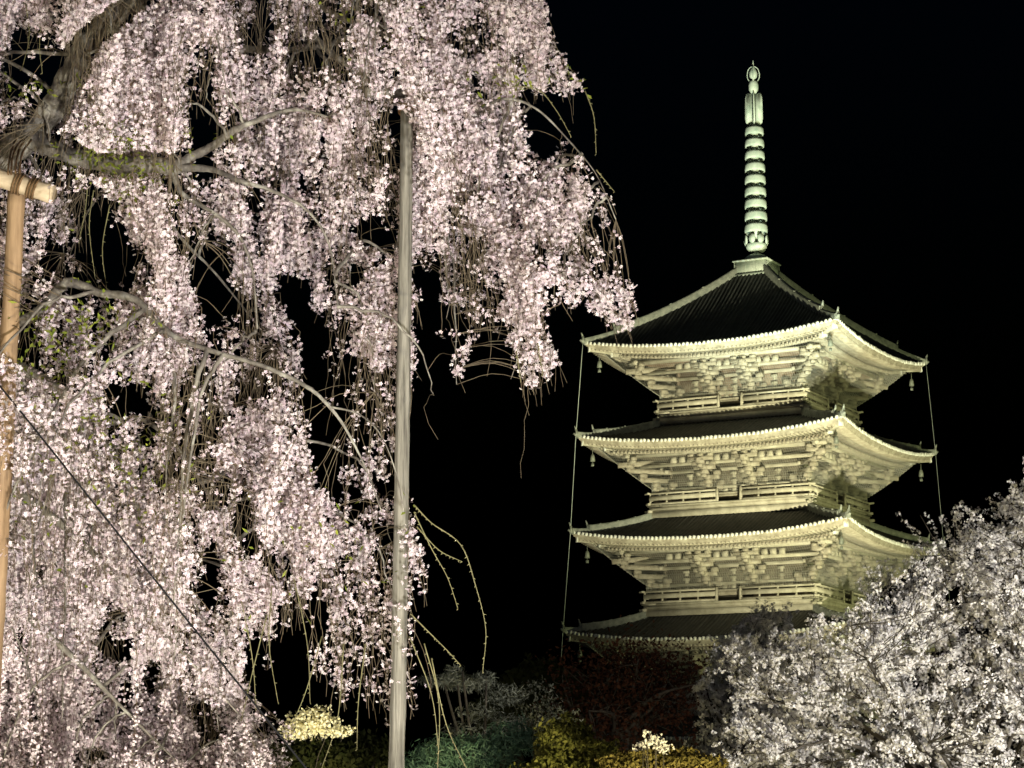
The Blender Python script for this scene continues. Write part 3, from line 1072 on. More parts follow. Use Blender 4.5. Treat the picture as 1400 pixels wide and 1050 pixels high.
def weeping_tree(name, label, base, trunk_pts, limbs, mask, depth_fn, n_strand, xr, yr, fsize, petal, n_bough, strand_len, seed, front_of_pole, min_step=0.045, accept=1.0, radius=0.038, fan=(250, 0.16), clumpy=1.0):
    root = empty(name, base)
    tag(root, label, 'tree')
    loc = np.array(base, float)

    def shift(v):
        return v - loc
    m = MB()
    q = np.array(trunk_pts, float)
    s_ = spline(q, 6)
    m.tube(s_[:, :3], s_[:, 3], 12)
    m.xform(shift)
    m.build('trunk', 'bark', root, smooth=True)
    nodes = [s_[len(s_) // 2:, :3]]
    clear = []
    for li, L in enumerate(limbs):
        m = MB()
        s_ = limb(m, L, 8, 9, 0.06)
        if li in (0, 1, 2, 3, 4, 5):
            clear.append((s_, 0.05 if li in (0, 1) else 0.38))
        nodes.append(s_[:, :3])
        m.xform(shift)
        m.build('branch', 'bark', root, smooth=True)
    big = np.concatenate(nodes)
    # boughs: arch out of the limbs and droop
    mb = MB()
    for _ in range(n_bough):
        for _try in range(30):
            x = rng.uniform(*xr); y = rng.uniform(*yr)
            if mask(x, y) > 0.4:
                break
        tgt = at(x, y, float(depth_fn(np.array(x), np.array(y))) + rng.normal(0, 0.2))
        dd = np.linalg.norm((big - tgt) * [1, 1, 0.8], axis=1) + np.where(big[:, 2] < tgt[2] - 0.2, 1.0, 0.0)
        s0 = big[np.argmin(dd + rng.uniform(0, 0.5, len(dd)))]
        L = np.linalg.norm(tgt - s0)
        if L < 0.15:
            continue
        mid = s0 * 0.45 + tgt * 0.55 + np.array([0, 0, 0.22 * L]) + rng.normal(0, 0.05 * L, 3)
        end = tgt + (tgt - s0) * 0.18 + np.array([0, 0, -0.45 * L])
        q = spline([s0, mid, tgt, end], 6)
        q += rng.normal(0, 0.006, q.shape)
        mb.tube(q, np.linspace(0.006 + 0.008 * min(L, 2), 0.002, len(q)), 5)
        nodes.append(q[3:])
    nd = np.concatenate(nodes)
    mt = MB()
    nodesP, nodesD = [], []
    for _ in range(n_strand):
        for _try in range(40):
            x = rng.uniform(*xr); y = rng.uniform(*yr)
            if rng.random() < mask(x, y):
                break
        d = float(depth_fn(np.array(x), np.array(y))) + rng.normal(0, 0.28)
        p = at(x, y, d)
        dist = np.linalg.norm((nd - p) * [1, 1, 0.7], axis=1) + np.where(nd[:, 2] < p[2] - 0.05, 0.8, 0.0)
        i = np.argmin(dist)
        s0 = nd[i]
        L = strand_len * rng.uniform(0.35, 1.25)
        out = np.array([rng.normal(0, 0.23) + fan[1] * (x - fan[0]) / 400.0, rng.normal(0, 0.10), 0])
        ks = int(max(6, L / 0.07))
        t = np.linspace(0, 1, ks)
        path = p[None] + np.outer(t * L, [0, 0, -1]) + np.outer((t - 0.35 * t * t) * L, out)
        path[:, :2] += np.cumsum(rng.normal(0, 0.011, (ks, 2)), 0)
        # arch that joins the strand to its bough
        if dist[i] < 1.0 and dist[i] > 0.03:
            arch = spline([s0, (s0 + p) / 2 + np.array([0, 0, 0.12 * np.linalg.norm(p - s0)]), p], 3)[:-1]
        else:
            arch = np.zeros((0, 3))
        px, py = to_px(path)
        ok = mask(px, py)
        # stop a strand soon after it leaves the bloom
        dead = np.where(ok < 0.125)[0]
        if len(dead):
            k_ = dead[0] + int(rng.integers(0, 2))
            if rng.random() < 0.03:
                k_ += 6
            path = path[:max(3, k_)]
        if front_of_pole:
            px, py = to_px(path)
            hit = (np.abs(px - pole_x(py)) < 17) & (py > 185) & (py < 680)
            if hit.any() and path[:, 1].min() < 13.0:
                path[:, 1] += 13.05 - path[:, 1].min()
                if len(arch):
                    arch = arch[:0]
            hit = (px < 40) & (py > 250) & (py < 470)
            if hit.any() and path[:, 1].min() < 12.5:
                path[:, 1] += 12.55 - path[:, 1].min()
        full = np.concatenate([arch, path])
        mt.tube(full, np.linspace(0.0025, 0.0012, len(full)), 3, cap=False)
        # blossom nodes
        seg = np.linalg.norm(np.diff(full, axis=0), axis=1)
        tot = seg.sum()
        nn = max(1, int(tot / min_step))
        u = np.cumsum(np.concatenate([[0], seg]))
        w_ = (np.arange(nn) + rng.uniform(0, 1, nn)) * tot / nn
        q = np.stack([np.interp(w_, u, full[:, k_]) for k_ in range(3)], -1)
        nodesP.append(q)
    q = np.concatenate(nodesP)
    px, py = to_px(q)
    keep = rng.random(len(q)) < mask(px, py) * accept
    # uneven bloom: clumps along the strands
    nz = 0.6 * vnoise(q[:, 0] * 4.2, q[:, 2] * 3.2, seed) + 0.4 * vnoise(q[:, 0] * 11.0 + q[:, 1] * 2.0, q[:, 2] * 8.0, seed + 1)
    keep &= rng.random(len(q)) < np.clip((nz - 0.34 * clumpy) / 0.13, 0.02, 1.0)
    q = q[keep]
    mt.xform(shift); mb.xform(shift)
    mb.build('bough', 'bark', root)
    mt.build('twigs', 'twig', root)
    cnt = rng.integers(3, 8, len(q))
    base_p = np.repeat(q, cnt, 0)
    off = rng.normal(0, 1, base_p.shape)
    off /= np.linalg.norm(off, axis=1, keepdims=True)
    off *= (radius * rng.uniform(0.45, 1.15, len(off)))[:, None]
    off[:, 2] -= radius * 0.45
    P = base_p + off
    if front_of_pole:
        px, py = to_px(P)
        bad = (np.abs(px - pole_x(py)) < 15) & (py > 168) & (py < 690) & (P[:, 1] < 13.0)
        bad |= (px < 42) & (py > 262) & (py < 450) & (P[:, 1] < 12.5)
        for L_, keep_ in clear:           # the limbs the bloom does not cover
            lx, ly = to_px(L_[:, :3])
            lr = L_[:, 3] / L_[:, 1] * FPX
            for x_, y_, r_2, d_ in zip(lx, ly, lr, L_[:, 1]):
                h_ = ((px - x_) ** 2 + (py - y_) ** 2 < (r_2 + 5) ** 2) & (P[:, 1] < d_ + 0.02)
                bad |= h_ & (rng.random(len(P)) > keep_)
        P, base_p, off = P[~bad], base_p[~bad], off[~bad]
    fm = MB()
    face = off / np.linalg.norm(off, axis=1, keepdims=True) + np.array([0, -0.25, -0.2])
    flowers(fm, P, fsize, face, 0.45)
    fm.xform(shift)
    fm.build('blossoms', petal, root, tint=True)
    sm = MB()
    sel = rng.random(len(P)) < 0.6
    stalks(sm, base_p[sel], P[sel] - off[sel] * 0.1, 0.0011)
    sm.xform(shift)
    sm.build('blossom_stalks', 'calyx', root)
    print(name, 'flowers', len(P))
    return root, loc


D1 = 13.2
limbs1 = [
    [(-70, 262, 13.3, 0.125), (-20, 226, 13.2, 0.105), (24, 200, 13.1, 0.090), (70, 152, 13.0, 0.080), (100, 92, 13.0, 0.070), (124, 52, 13.1, 0.060), (165, 18, 13.2, 0.050), (235, -30, 13.4, 0.040), (330, -70, 13.5, 0.03), (470, -90, 13.4, 0.02)],
    [(40, 188, 13.05, 0.070), (88, 210, 12.9, 0.050), (150, 226, 12.8, 0.048), (205, 224, 12.7, 0.054), (242, 228, 12.7, 0.050), (262, 215, 12.7, 0.03), (290, 200, 12.65, 0.026), (312, 184, 12.6, 0.022), (345, 167, 12.6, 0.018), (400, 150, 12.7, 0.012), (450, 160, 12.7, 0.006)],
    [(238, 229, 12.7, 0.034), (290, 232, 12.6, 0.022), (325, 246, 12.5, 0.018), (375, 262, 12.5, 0.014), (420, 288, 12.5, 0.010), (450, 335, 12.5, 0.007), (462, 420, 12.5, 0.004)],
    [(236, 236, 12.7, 0.026), (250, 265, 12.65, 0.018), (290, 290, 12.6, 0.015), (325, 320, 12.6, 0.012), (345, 370, 12.6, 0.008), (352, 450, 12.6, 0.005)],
    [(-80, 470, 13.4, 0.05), (0, 449, 13.1, 0.034), (48, 428, 12.9, 0.033), (92, 388, 12.7, 0.036), (135, 400, 12.6, 0.030), (186, 410, 12.5, 0.028), (232, 456, 12.4, 0.021), (290, 480, 12.3, 0.018), (350, 497, 12.2, 0.015), (408, 522, 12.15, 0.015), (440, 545, 12.1, 0.012), (470, 582, 12.1, 0.009), (500, 640, 12.1, 0.006), (522, 700, 12.1, 0.003)],
    [(452, 556, 12.1, 0.008), (490, 566, 12.05, 0.006), (520, 594, 12.0, 0.005), (542, 648, 12.0, 0.003), (552, 700, 12.0, 0.002)],
    [(300, -62, 13.45, 0.03), (400, -10, 13.4, 0.024), (480, 30, 13.3, 0.020), (560, 58, 13.2, 0.016), (640, 82, 13.1, 0.012), (720, 96, 13.0, 0.008), (800, 122, 13.0, 0.003)],
    [(380, -20, 13.4, 0.03), (440, 60, 13.2, 0.024), (540, 128, 13.1, 0.020), (640, 150, 13.0, 0.015), (690, 135, 12.9, 0.011), (735, 150, 12.9, 0.008), (780, 195, 12.9, 0.006), (816, 240, 12.9, 0.004), (842, 300, 12.9, 0.002)],
    [(150, 36, 13.1, 0.045), (200, 70, 13.4, 0.036), (215, 140, 13.7, 0.026), (200, 190, 13.9, 0.020), (230, 300, 14.0, 0.014), (300, 380, 14.0, 0.009), (380, 480, 14.0, 0.005)],
    [(180, 5, 13.25, 0.04), (300, 60, 13.8, 0.032), (420, 66, 13.9, 0.024), (540, 30, 13.7, 0.02), (640, 10, 13.6, 0.016), (720, 30, 13.5, 0.008)],
    [(-60, 520, 13.5, 0.04), (40, 560, 13.6, 0.03), (150, 578, 13.5, 0.022), (190, 572, 13.4, 0.018), (240, 610, 13.4, 0.012), (300, 700, 13.3, 0.008), (360, 800, 13.3, 0.004)],
]
tb = at(-110, 300, 13.5)
trunk1 = [(tb[0] - 0.25, 13.6, -0.1, 0.30), (tb[0] - 0.2, 13.6, 1.2, 0.24), (tb[0] - 0.1, 13.55, 3.0, 0.20), (tb[0], 13.5, tb[2], 0.17), tuple(at(-70, 262, 13.3)) + (0.13,)]
w_root, w_loc = weeping_tree('weeping_cherry_tree', 'tall weeping cherry in full pale pink bloom, propped on poles, filling the left side',
                             (tb[0] - 0.25, 13.6, 0), trunk1, limbs1, MASK1, depth1, 2500, (-130, 870), (-200, 930), 0.0235, 'petal', 110, 0.95, 31, True, min_step=0.036, radius=0.034, clumpy=1.1)

# young leaves along the forked branch, and bare budding twigs right of the prop
lm = MB()
pts = []
for (x, y, d, sx_, sy_, n_) in ((150, 195, 12.7, 30, 28, 260), (195, 235, 12.65, 30, 25, 170), (55, 120, 12.9, 35, 12, 60), (130, 210, 12.8, 25, 14, 60), (165, 262, 12.7, 22, 12, 60), (110, 375, 12.7, 18, 8, 40), (140, 320, 12.7, 14, 30, 25),
                                (50, 470, 12.7, 24, 34, 110), (260, 185, 12.6, 20, 12, 35), (160, 560, 12.6, 40, 22, 120), (60, 570, 12.7, 70, 70, 260), (190, 640, 12.7, 40, 50, 160), (120, 440, 12.5, 50, 24, 110), (520, 40, 12.8, 60, 40, 80), (720, 110, 12.8, 50, 14, 110), (440, 740, 12.6, 70, 60, 60)):
    for _ in range(n_):
        pts.append(at(x + rng.normal(0, sx_), y + rng.normal(0, sy_), d + rng.normal(0, 0.12)))
pts = np.array(pts)
pts = pts[MASK1(*to_px(pts)) > 0.3]
leaves(lm, pts, 0.042, 0.016)
lm.xform(lambda v: v - w_loc)
lm.build('young_leaves', 'leaf_young', w_root, tint=True)
M['bud_twig'] = mat('budding_bark', (0.11, 0.105, 0.045), (0.20, 0.185, 0.09), 20.0)
for line in ([(566, 690), (590, 715), (630, 745), (650, 800), (664, 860), (660, 918)], [(566, 700), (590, 750), (612, 790), (626, 832)], [(570, 720), (600, 752), (632, 768)], [(562, 840), (590, 868), (612, 890), (630, 910)],
             [(440, 870), (420, 940), (402, 985)], [(500, 880), (490, 960), (488, 1025)], [(560, 870), (590, 950), (600, 1030)], [(580, 880), (600, 960), (598, 1060)], [(590, 900), (610, 990), (640, 1055)],
             [(470, 880), (462, 980), (440, 1050)], [(330, 820), (345, 900), (350, 970)], [(372, 800), (368, 880), (380, 960)], [(402, 790), (420, 880), (424, 960)], [(365, 840), (345, 920), (330, 985)],
             [(700, 118), (735, 122), (760, 150), (780, 185)], [(800, 124), (812, 160), (815, 210)], [(815, 232), (840, 262)], [(706, 480), (712, 522)], [(735, 470), (742, 512)],
             [(128, 260), (122, 310), (130, 380)], [(150, 280), (140, 340), (146, 395)], [(120, 255), (116, 290), (108, 330)], [(60, 10), (54, 60), (58, 100)], [(35, 5), (40, 50), (30, 95)]):
    tm = MB()
    s_ = spline([at(x, y, 12.15 if x > 500 else 12.8) for x, y in line], 6)
    tm.tube(s_, np.linspace(0.0036, 0.0016, len(s_)), 5)
    for p in s_[::1]:
        d_ = rng.normal(0, 1, 3); d_[2] = -abs(d_[2]); d_ /= np.linalg.norm(d_)
        tm.tube([p, p + d_ * 0.006, p + d_ * 0.014], [0.0022, 0.003, 0.0008], 4)
    tm.xform(lambda v: v - w_loc)
    tm.build('budding_twig', 'bud_twig', w_root)

# second weeping tree, further back at the lower left
OUT2 = [(-260, 500), (40, 505), (110, 560), (190, 620), (240, 740), (300, 860), (350, 950), (400, 1000), (390, 1180), (-260, 1180)]
H2 = [([(134, 828), (166, 828), (168, 905), (140, 905)], 0.05), ([(198, 886), (218, 896), (216, 945), (200, 945)], 0.05), ([(10, 850), (25, 850), (25, 880), (12, 880)], 0.1)]
MASK2 = Mask(OUT2, H2)


def depth2(x, y):
    return 18.5 + 2.2 * (vnoise(x / 90, y / 120, 51) - 0.5)


p2 = at(-120, 700, 18.6)
limbs2 = [
    [(-120, 560, 18.6, 0.10), (-20, 500, 18.5, 0.07), (60, 520, 18.4, 0.05), (140, 600, 18.3, 0.03), (200, 720, 18.2, 0.015), (240, 840, 18.2, 0.006)],
    [(-110, 640, 18.6, 0.08), (0, 660, 18.4, 0.05), (110, 740, 18.3, 0.03), (220, 860, 18.3, 0.015), (330, 980, 18.3, 0.006)],
    [(-120, 760, 18.7, 0.08), (-20, 800, 18.6, 0.05), (80, 880, 18.5, 0.03), (160, 960, 18.5, 0.015), (260, 1060, 18.5, 0.006)],
]
weeping_tree('weeping_cherry_tree', 'dimmer weeping cherry with fine bloom behind the lower left of the tall one', (p2[0], 18.6, 0),
             [(p2[0], 18.6, -0.1, 0.22), (p2[0], 18.6, 1.5, 0.17), tuple(at(-120, 640, 18.6)) + (0.13,), tuple(at(-110, 540, 18.6)) + (0.10,)],
             limbs2, MASK2, depth2, 1300, (-150, 400), (500, 1120), 0.028, 'petal', 50, 1.1, 77, False, radius=0.045, clumpy=0.75)


# ------------------------------------------------------------------ props that carry the weeping tree
def prop_post(name, label, top, foot, d, r0, r1, bar, material, bar_r, bar_mat):
    a = at(*top, d); b = at(*foot, d)
    t = (a[2] - 0.0) / (a[2] - b[2])
    g_ = a + (b - a) * t
    root = empty(name, (g_[0], g_[1], 0))
    tag(root, label, 'tree prop', 'wooden props under the weeping cherry')
    loc = np.array([g_[0], g_[1], 0])
    m = MB()
    n_ = 60
    s_ = np.linspace(0, 1, n_)[:, None]
    P = a + (g_ - a) * s_
    P = P + np.cumsum(rng.normal(0, 0.0007, P.shape), 0) * [1, 1, 0]
    rr = np.linspace(r0, r1, n_) * rng.uniform(0.965, 1.035, n_)
    rr[::9] *= 1.07
    P = P + np.outer(np.sin(np.linspace(0, 5.0, n_)) * 0.006, [1, 0.4, 0])
    m.tube(P, rr, 16)
    m.xform(lambda v: v - loc)
    m.build('post', material, root, smooth=True)
    m = MB()
    q0, q1 = np.array(bar[0]), np.array(bar[1])
    P = q0 + (q1 - q0) * np.linspace(0, 1, 14)[:, None]
    m.tube(P, bar_r * rng.uniform(0.97, 1.03, 14), 16)
    m.xform(lambda v: v - loc)
    m.build('crossbar', bar_mat, root, smooth=True)
    return root, loc, a


r_, loc, a = prop_post('tree_prop', 'grey unpeeled log prop standing right of centre in the weeping cherry', (556, 138), (542, 1050), 12.9, 0.034, 0.047,
                       (at(500, 126, 12.85), at(604, 129, 13.1)), 'pole', 0.026, 'bark')
m = MB()
for k in range(4):
    c = a + np.array([0, 0, -0.02 - 0.014 * k])
    th = np.linspace(0, 2 * math.pi, 13)
    m.tube(np.stack([c[0] + 0.042 * np.cos(th), c[1] + 0.042 * np.sin(th), c[2] + 0.012 * np.sin(th + k)], -1), 0.008, 5)
m.xform(lambda v: v - loc)
m.build('rope_binding', 'rope', r_)
r_, loc, a = prop_post('tree_prop', 'warm yellow peeled log prop with roped crossbar at the far left edge', (23, 262), (-5, 800), 12.4, 0.046, 0.052,
                       (at(-95, 214, 12.35), at(72, 266, 12.22)), 'log_warm', 0.048, 'log_pale')
m = MB()
ax0, ax1 = at(-95, 214, 12.35), at(72, 266, 12.22)
dx = (ax1 - ax0) / np.linalg.norm(ax1 - ax0)
u_ = np.cross(dx, [0, 1, 0]); u_ /= np.linalg.norm(u_)
v_ = np.cross(dx, u_)
for px_ in (22, 26, 30, 42, 46, 50):
    t = (px_ + 95) / 167.0
    c = ax0 + (ax1 - ax0) * t
    th = np.linspace(0, 2 * math.pi, 17)
    m.tube(c + 0.054 * (np.cos(th)[:, None] * u_ + np.sin(th)[:, None] * v_) + np.outer(np.sin(th) * 0.012, dx), 0.0065, 5)
for x0_, x1_ in ((18, 30), (24, 34), (30, 44), (14, 22)):     # loops up over the limb
    m.tube(spline([at(x0_, 252, 12.26), at(x0_ - 3, 232, 12.24), at(x0_ + 1, 208, 12.5), at(x1_, 190, 13.0), at(x1_ + 4, 182, 13.2)], 5), 0.006, 5)
m.xform(lambda v: v - loc)
m.build('rope_binding', 'rope', r_)

m = MB()
q = [at(-120, 388, 11.3), at(0, 528, 11.3), at(200, 778, 11.25), at(412, 1042, 11.2), at(560, 1226, 11.15)]
q.append(q[-1] + (q[-1] - q[-2]) * (q[-1][2] / (q[-2][2] - q[-1][2])))
m.tube(spline(q, 8), 0.005, 6)
tag(m.build('guy_wire', 'wire'), 'black guy wire slanting down across the lower left of the weeping cherry', 'wire')


# ------------------------------------------------------------------ the white cherry at the right
def spreading_cherry(label, base, top_poly, d0, dvar, n_cluster, csize, fsize, trunk_r, petal, seed, fork=(0, 0, 1.6), per=7, shoots=(), jag=46):
    """a cherry whose limbs rise from one trunk; clusters sit on twigs that end on the crown"""
    root = empty('cherry_tree', base)
    tag(root, label, 'tree')
    loc = np.array(base, float)
    fk = loc + np.array(fork)
    xs = [p[0] for p in top_poly]; ys = [p[1] for p in top_poly]
    m = MB()
    q = spline([tuple(loc + (0, 0, -0.1)) + (trunk_r * 1.5,), tuple(loc * 0.5 + fk * 0.5 + (0.08, 0.05, 0)) + (trunk_r,), tuple(fk) + (trunk_r * 0.85,)], 6)
    m.tube(q[:, :3], q[:, 3], 12)
    m.xform(lambda v: v - loc)
    m.build('trunk', 'bark', root, smooth=True)
    mb = MB()
    mt = MB()
    nodes = []

    def rnd():
        for _ in range(400):
            x = rng.uniform(min(xs), max(xs)); y = rng.uniform(min(ys), max(ys))
            jx = (vnoise(np.array(x / 22), np.array(y / 22), seed) - 0.5) * jag
            jy = (vnoise(np.array(x / 22), np.array(y / 22), seed + 1) - 0.5) * jag
            if inside(top_poly, np.array(x + jx), np.array(y + jy)):
                return x, y
        return x, y
    tips = []
    for i in range(64):
        x, y = rnd()
        e = at(x, y, d0 + rng.normal(0, dvar))
        L = np.linalg.norm(e - fk)
        q = spline([fk, fk * 0.55 + e * 0.45 + np.array([0, 0, 0.12 * L]) + rng.normal(0, 0.05 * L, 3), e], 10)
        q[1:-1] += rng.normal(0, 0.012, q[1:-1].shape)
        mb.tube(q, np.linspace(trunk_r * 0.17, 0.008, len(q)), 6)
        tips.append(q[6:])
    T = np.concatenate(tips)
    cl = []
    for i in range(n_cluster // 9):
        x, y = rnd()
        e = at(x, y, d0 + rng.normal(0, dvar))
        # twigs point up and away from the fork
        a_ = T[np.argmin(np.linalg.norm(T - e, axis=1) + np.where(T[:, 2] > e[2] + 0.1, 0.6, 0) + rng.uniform(0, 0.25, len(T)))]
        L = np.linalg.norm(e - a_)
        q = spline([a_, (a_ + e) / 2 + rng.normal(0, 0.06 * L, 3), e], 5)
        mt.tube(q, np.linspace(0.007, 0.0025, len(q)), 4)
        k_ = 9
        t = rng.uniform(0.3, 1.04, k_)
        c = np.stack([np.interp(t, np.linspace(0, 1, len(q)), q[:, j]) for j in range(3)], -1)
        cl.append(c + rng.normal(0, 0.04, c.shape))
    for line in shoots:
        ln_ = [at(x, y, d0 - 0.3) for x, y in line]
        q = spline([T[np.argmin(np.linalg.norm(T - ln_[0], axis=1))]] + ln_, 6)
        mt.tube(q, np.linspace(0.010, 0.003, len(q)), 4)
        cl.append(q[rng.random(len(q)) < 0.6] + rng.normal(0, 0.02, 3))
    for k_ in range(60):          # thin shoots that stand clear of the crown
        x, y = rnd()
        n2 = 0
        while n2 < 60 and inside(top_poly, np.array(x), np.array(y - 6)):
            y -= 6
            x -= 1.5
            n2 += 1
        e = at(x + rng.normal(-6, 8), y - rng.uniform(4, 22), d0 + rng.normal(0, dvar * 0.5))
        b_ = T[np.argmin(np.linalg.norm(T - e, axis=1) + np.where(T[:, 2] > e[2], 0.6, 0))]
        q = spline([b_, (b_ + e) / 2 + rng.normal(0, 0.04, 3), e], 6)
        mt.tube(q, np.linspace(0.007, 0.002, len(q)), 4)
        cl.append(q[rng.random(len(q)) < 0.7])
    C = np.concatenate(cl)
    mb.xform(lambda v: v - loc); mt.xform(lambda v: v - loc)
    mb.build('branches', 'dark_bark', root)
    mt.build('twigs', 'dark_bark', root)
    P = np.repeat(C, per, 0)
    off = rng.normal(0, 1, P.shape)
    off /= np.linalg.norm(off, axis=1, keepdims=True)
    P = P + off * (csize * rng.uniform(0.3, 1.0, len(P)))[:, None]
    fm = MB()
    flowers(fm, P, fsize, off + np.array([0, -0.2, 0]), 0.5)
    fm.xform(lambda v: v - loc)
    fm.build('blossoms', petal, root, tint=True)
    return root


bR = at(1330, 1200, 30.0)
spreading_cherry('white cherry tree in full bloom at the lower right, brightest near the frame edge', (bR[0], 30.0, 0),
                 [(1420, 640), (1392, 668), (1350, 700), (1312, 706), (1288, 716), (1280, 745), (1242, 764), (1210, 774), (1186, 796), (1172, 836), (1158, 852), (1120, 856), (1080, 862), (1035, 876), (1000, 895), (984, 940), (980, 1030), (985, 1120), (1560, 1120), (1560, 660)],
                 30.0, 1.5, 21000, 0.050, 0.036, 0.26, 'petal_white', 91,
                 shoots=[[(1300, 800), (1262, 740), (1232, 708)], [(1290, 760), (1270, 725), (1258, 704)], [(1390, 740), (1384, 690), (1392, 660)], [(1360, 760), (1345, 715), (1322, 700)], [(1215, 850), (1196, 800), (1182, 770)], [(1420, 720), (1404, 690), (1398, 655)]])
bM = at(1030, 1230, 36.0)
spreading_cherry('shaded grey pink cherry tree between the pagoda and the bright white cherry', (bM[0], 36.0, 0),
                 [(1050, 828), (1062, 838), (1075, 862), (1110, 880), (1110, 1100), (960, 1100), (955, 1020), (970, 970), (985, 920), (1000, 880), (1022, 870), (1036, 845)],
                 36.0, 1.0, 3000, 0.055, 0.042, 0.2, 'petal_white', 141, jag=95, shoots=[[(1048, 890), (1046, 850), (1040, 828)], [(1050, 880), (1056, 850), (1066, 832)], [(1040, 880), (1030, 855), (1024, 842)]])


# ------------------------------------------------------------------ garden shrubs and far trees along the bottom
def clump(m, cx, cy, d, rx, ry, n_, ln, wd, facing=None, spread=1.0, shell=0.5, seed=0):
    """leaves through an uneven mound; rx, ry in pixels of the photograph at distance d"""
    k = d / FPX
    c = at(cx, cy, d)
    u = rng.normal(0, 1, (n_, 3))
    u /= np.linalg.norm(u, axis=1, keepdims=True)
    r_ = rng.uniform(shell, 1.0, n_) ** 0.7
    lump = 0.72 + 0.5 * vnoise(u[:, 0] * 3 + 7, u[:, 2] * 3 + u[:, 1] * 2, seed)
    P = c + u * (r_ * lump)[:, None] * np.array([rx * k, rx * k * 0.8, ry * k])
    leaves(m, P, ln, wd, u if facing is None else facing, spread)
    return P


def shrub(name, label, cat, clumps, d, leaf, ln, wd, stem_px, stem_r=0.03, n_stem=5, spread=0.8, seed=0, group=None, part='foliage'):
    b = at(stem_px, 1100, d)
    root = empty(name, (b[0], d, 0))
    tag(root, label, cat, group)
    loc = np.array([b[0], d, 0])
    m = MB()
    for i, (cx, cy, rx, ry, n_) in enumerate(clumps):
        clump(m, cx, cy, d + rng.normal(0, 0.15), rx, ry, n_, ln, wd, spread=spread, seed=seed + i)
    m.xform(lambda v: v - loc)
    m.build(part, leaf, root, tint=True)
    m = MB()
    for i in range(n_stem):
        c = clumps[i % len(clumps)]
        e = at(c[0] + rng.normal(0, c[2] * 0.3), c[1], d)
        q = spline([loc + rng.normal(0, 0.1, 3) * [1, 1, 0], loc * 0.5 + e * 0.5 + rng.normal(0, 0.08, 3), e], 6)
        m.tube(q, np.linspace(stem_r, stem_r * 0.25, len(q)), 6)
    m.xform(lambda v: v - loc)
    m.build('stems', 'dark_bark', root)
    return root


shrub('pine_tree', 'garden pine with blue green needle pads at the bottom right of the grey log prop', 'pine',
      [(640, 1030, 80, 26, 2600), (590, 1048, 50, 22, 1100), (700, 1010, 40, 26, 900), (660, 1070, 110, 30, 2600)], 24.0, 'leaf_teal', 0.09, 0.012, 650, 0.07, 7, 0.5, 201, part='needle_pads')
shrub('pine_tree', 'dim pine whose topmost pale grey pads catch the light, behind the blue green pine', 'pine',
      [(640, 934, 40, 10, 900), (598, 930, 30, 8, 420), (622, 918, 16, 7, 160), (664, 926, 18, 8, 200), (690, 952, 30, 16, 520), (655, 975, 34, 12, 400), (700, 990, 30, 14, 400), (640, 1000, 40, 14, 380)], 29.0, 'leaf_grey', 0.08, 0.012, 660, 0.05, 4, 0.5, 211, part='needle_pads')
shrub('twiggy_shrub', 'grey twiggy shrub between the pines and the yellow green bush', 'shrub',
      [(735, 965, 34, 40, 420), (760, 1000, 40, 40, 420)], 27.0, 'leaf_grey', 0.06, 0.02, 745, 0.02, 26, 0.8, 221)
shrub('leafy_bush', 'bright yellow green bush at the bottom centre', 'bush',
      [(775, 1020, 44, 40, 2600), (815, 1040, 44, 30, 1800), (760, 1060, 60, 30, 1600)], 23.0, 'leaf_yellow', 0.055, 0.03, 785, 0.03, 8, 0.8, 231)
shrub('leafy_bush', 'orange brown leafy bush below the red leaved tree', 'bush',
      [(880, 1046, 60, 20, 2200), (940, 1050, 60, 24, 2200), (905, 1075, 110, 30, 2400)], 22.0, 'leaf_orange', 0.05, 0.026, 905, 0.03, 8, 0.8, 241)
shrub('flowering_shrub', 'small white pink flowering shrub glowing above the orange brown bush', 'shrub',
      [(896, 1014, 17, 9, 110), (876, 1022, 13, 7, 70), (908, 1022, 13, 8, 60), (886, 1004, 9, 8, 26)], 21.5, 'petal_white', 0.03, 0.026, 890, 0.015, 6, 1.0, 251, part='blossoms')
shrub('flowering_tree', 'cream yellow flowering tree glowing behind the bottom left of the grey log prop', 'tree',
      [(425, 984, 26, 18, 420), (404, 1000, 22, 14, 360), (446, 994, 24, 16, 360), (470, 1000, 20, 7, 160), (430, 1004, 46, 11, 330), (440, 976, 16, 14, 90), (400, 985, 12, 14, 70)], 42.0, 'flower_yellow', 0.055, 0.05, 430, 0.05, 7, 1.2, 261, part='blossoms')
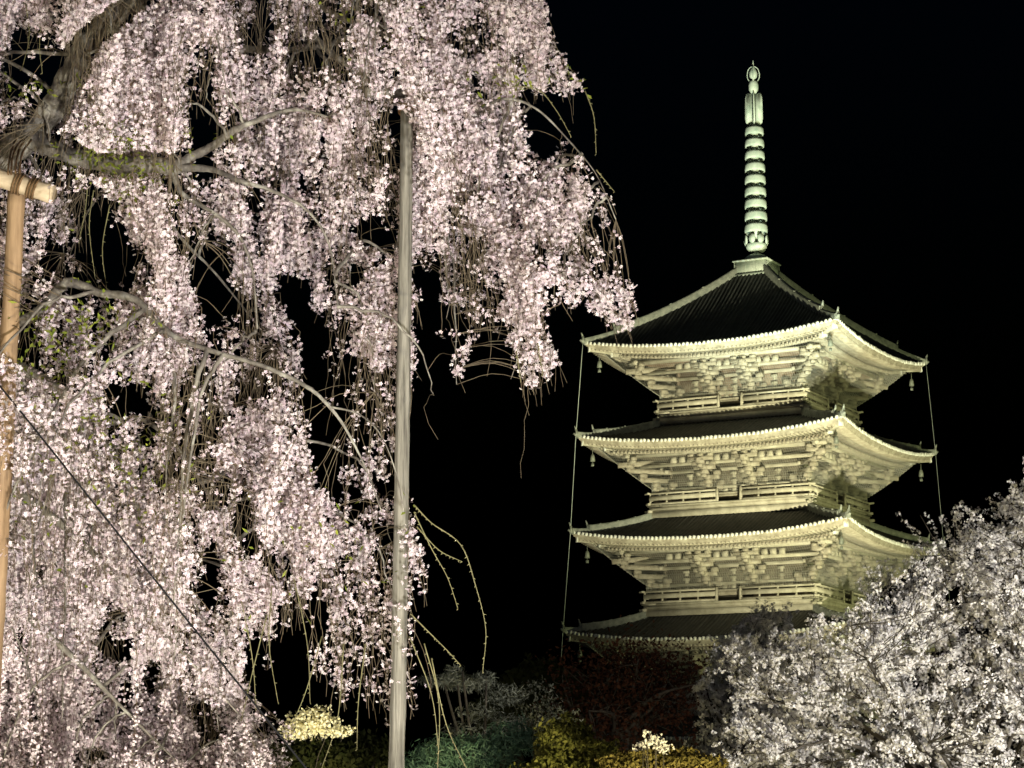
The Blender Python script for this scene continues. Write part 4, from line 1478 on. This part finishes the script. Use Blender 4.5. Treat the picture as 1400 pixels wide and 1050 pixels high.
shrub('evergreen_bush', 'black silhouetted evergreen bush below the cream yellow flowering tree', 'bush',
      [(430, 1040, 90, 28, 3000), (500, 1030, 50, 26, 1600), (360, 1055, 50, 20, 1000)], 26.0, 'leaf_dark', 0.08, 0.04, 430, 0.05, 7, 0.8, 271)
shrub('evergreen_tree', 'rounded dim olive tree far behind, left of the pagoda foot', 'tree',
      [(745, 945, 54, 44, 3400), (800, 960, 50, 40, 2600), (690, 980, 40, 40, 1500)], 75.0, 'leaf_dark', 0.28, 0.16, 760, 0.2, 8, 0.8, 281)


def red_tree():
    d = 62.0
    b = at(842, 1100, d)
    root = empty('red_leaved_tree', (b[0], d, 0))
    tag(root, 'dark red leaved tree with several bare stems in front of the pagoda foot', 'tree')
    loc = np.array([b[0], d, 0])
    m = MB(); mt = MB(); lf = MB()
    tips = []
    for i in range(6):
        s0 = loc + np.array([rng.normal(0, 0.35), rng.normal(0, 0.3), 0])
        k0 = at(842 + rng.normal(0, 14), 1005 + rng.normal(0, 8), d)
        m.tube(spline([s0, (s0 + k0) / 2 + rng.normal(0, 0.1, 3), k0], 5), np.linspace(0.14, 0.09, 11), 7)
        for j in range(5):
            e = at(872 + rng.normal(0, 55), 945 + rng.normal(0, 22), d + rng.normal(0, 1.2))
            q = spline([k0, k0 * 0.5 + e * 0.5 + rng.normal(0, 0.25, 3), e], 6)
            m.tube(q, np.linspace(0.07, 0.02, len(q)), 5)
            tips.append(q[4:])
    T = np.concatenate(tips)
    for i in range(420):
        a_ = T[rng.integers(len(T))]
        e = a_ + rng.normal(0, 0.5, 3) + (0, 0, 0.2)
        if to_px(e)[1] < 880 + 30 * vnoise(np.array(to_px(e)[0] / 16), np.array(0.5), 8):
            continue
        mt.tube(spline([a_, (a_ + e) / 2 + rng.normal(0, 0.06, 3), e], 3), np.linspace(0.018, 0.006, 7), 4)
        n_ = 20
        leaves(lf, e + rng.normal(0, 0.34, (n_, 3)), 0.13, 0.07)
    for mm, nm, ma in ((m, 'trunk', 'dark_bark'), (mt, 'twigs', 'dark_bark')):
        mm.xform(lambda v: v - loc)
        mm.build(nm, ma, root)
    lf.xform(lambda v: v - loc)
    lf.build('crown', 'leaf_red', root, tint=True)


red_tree()
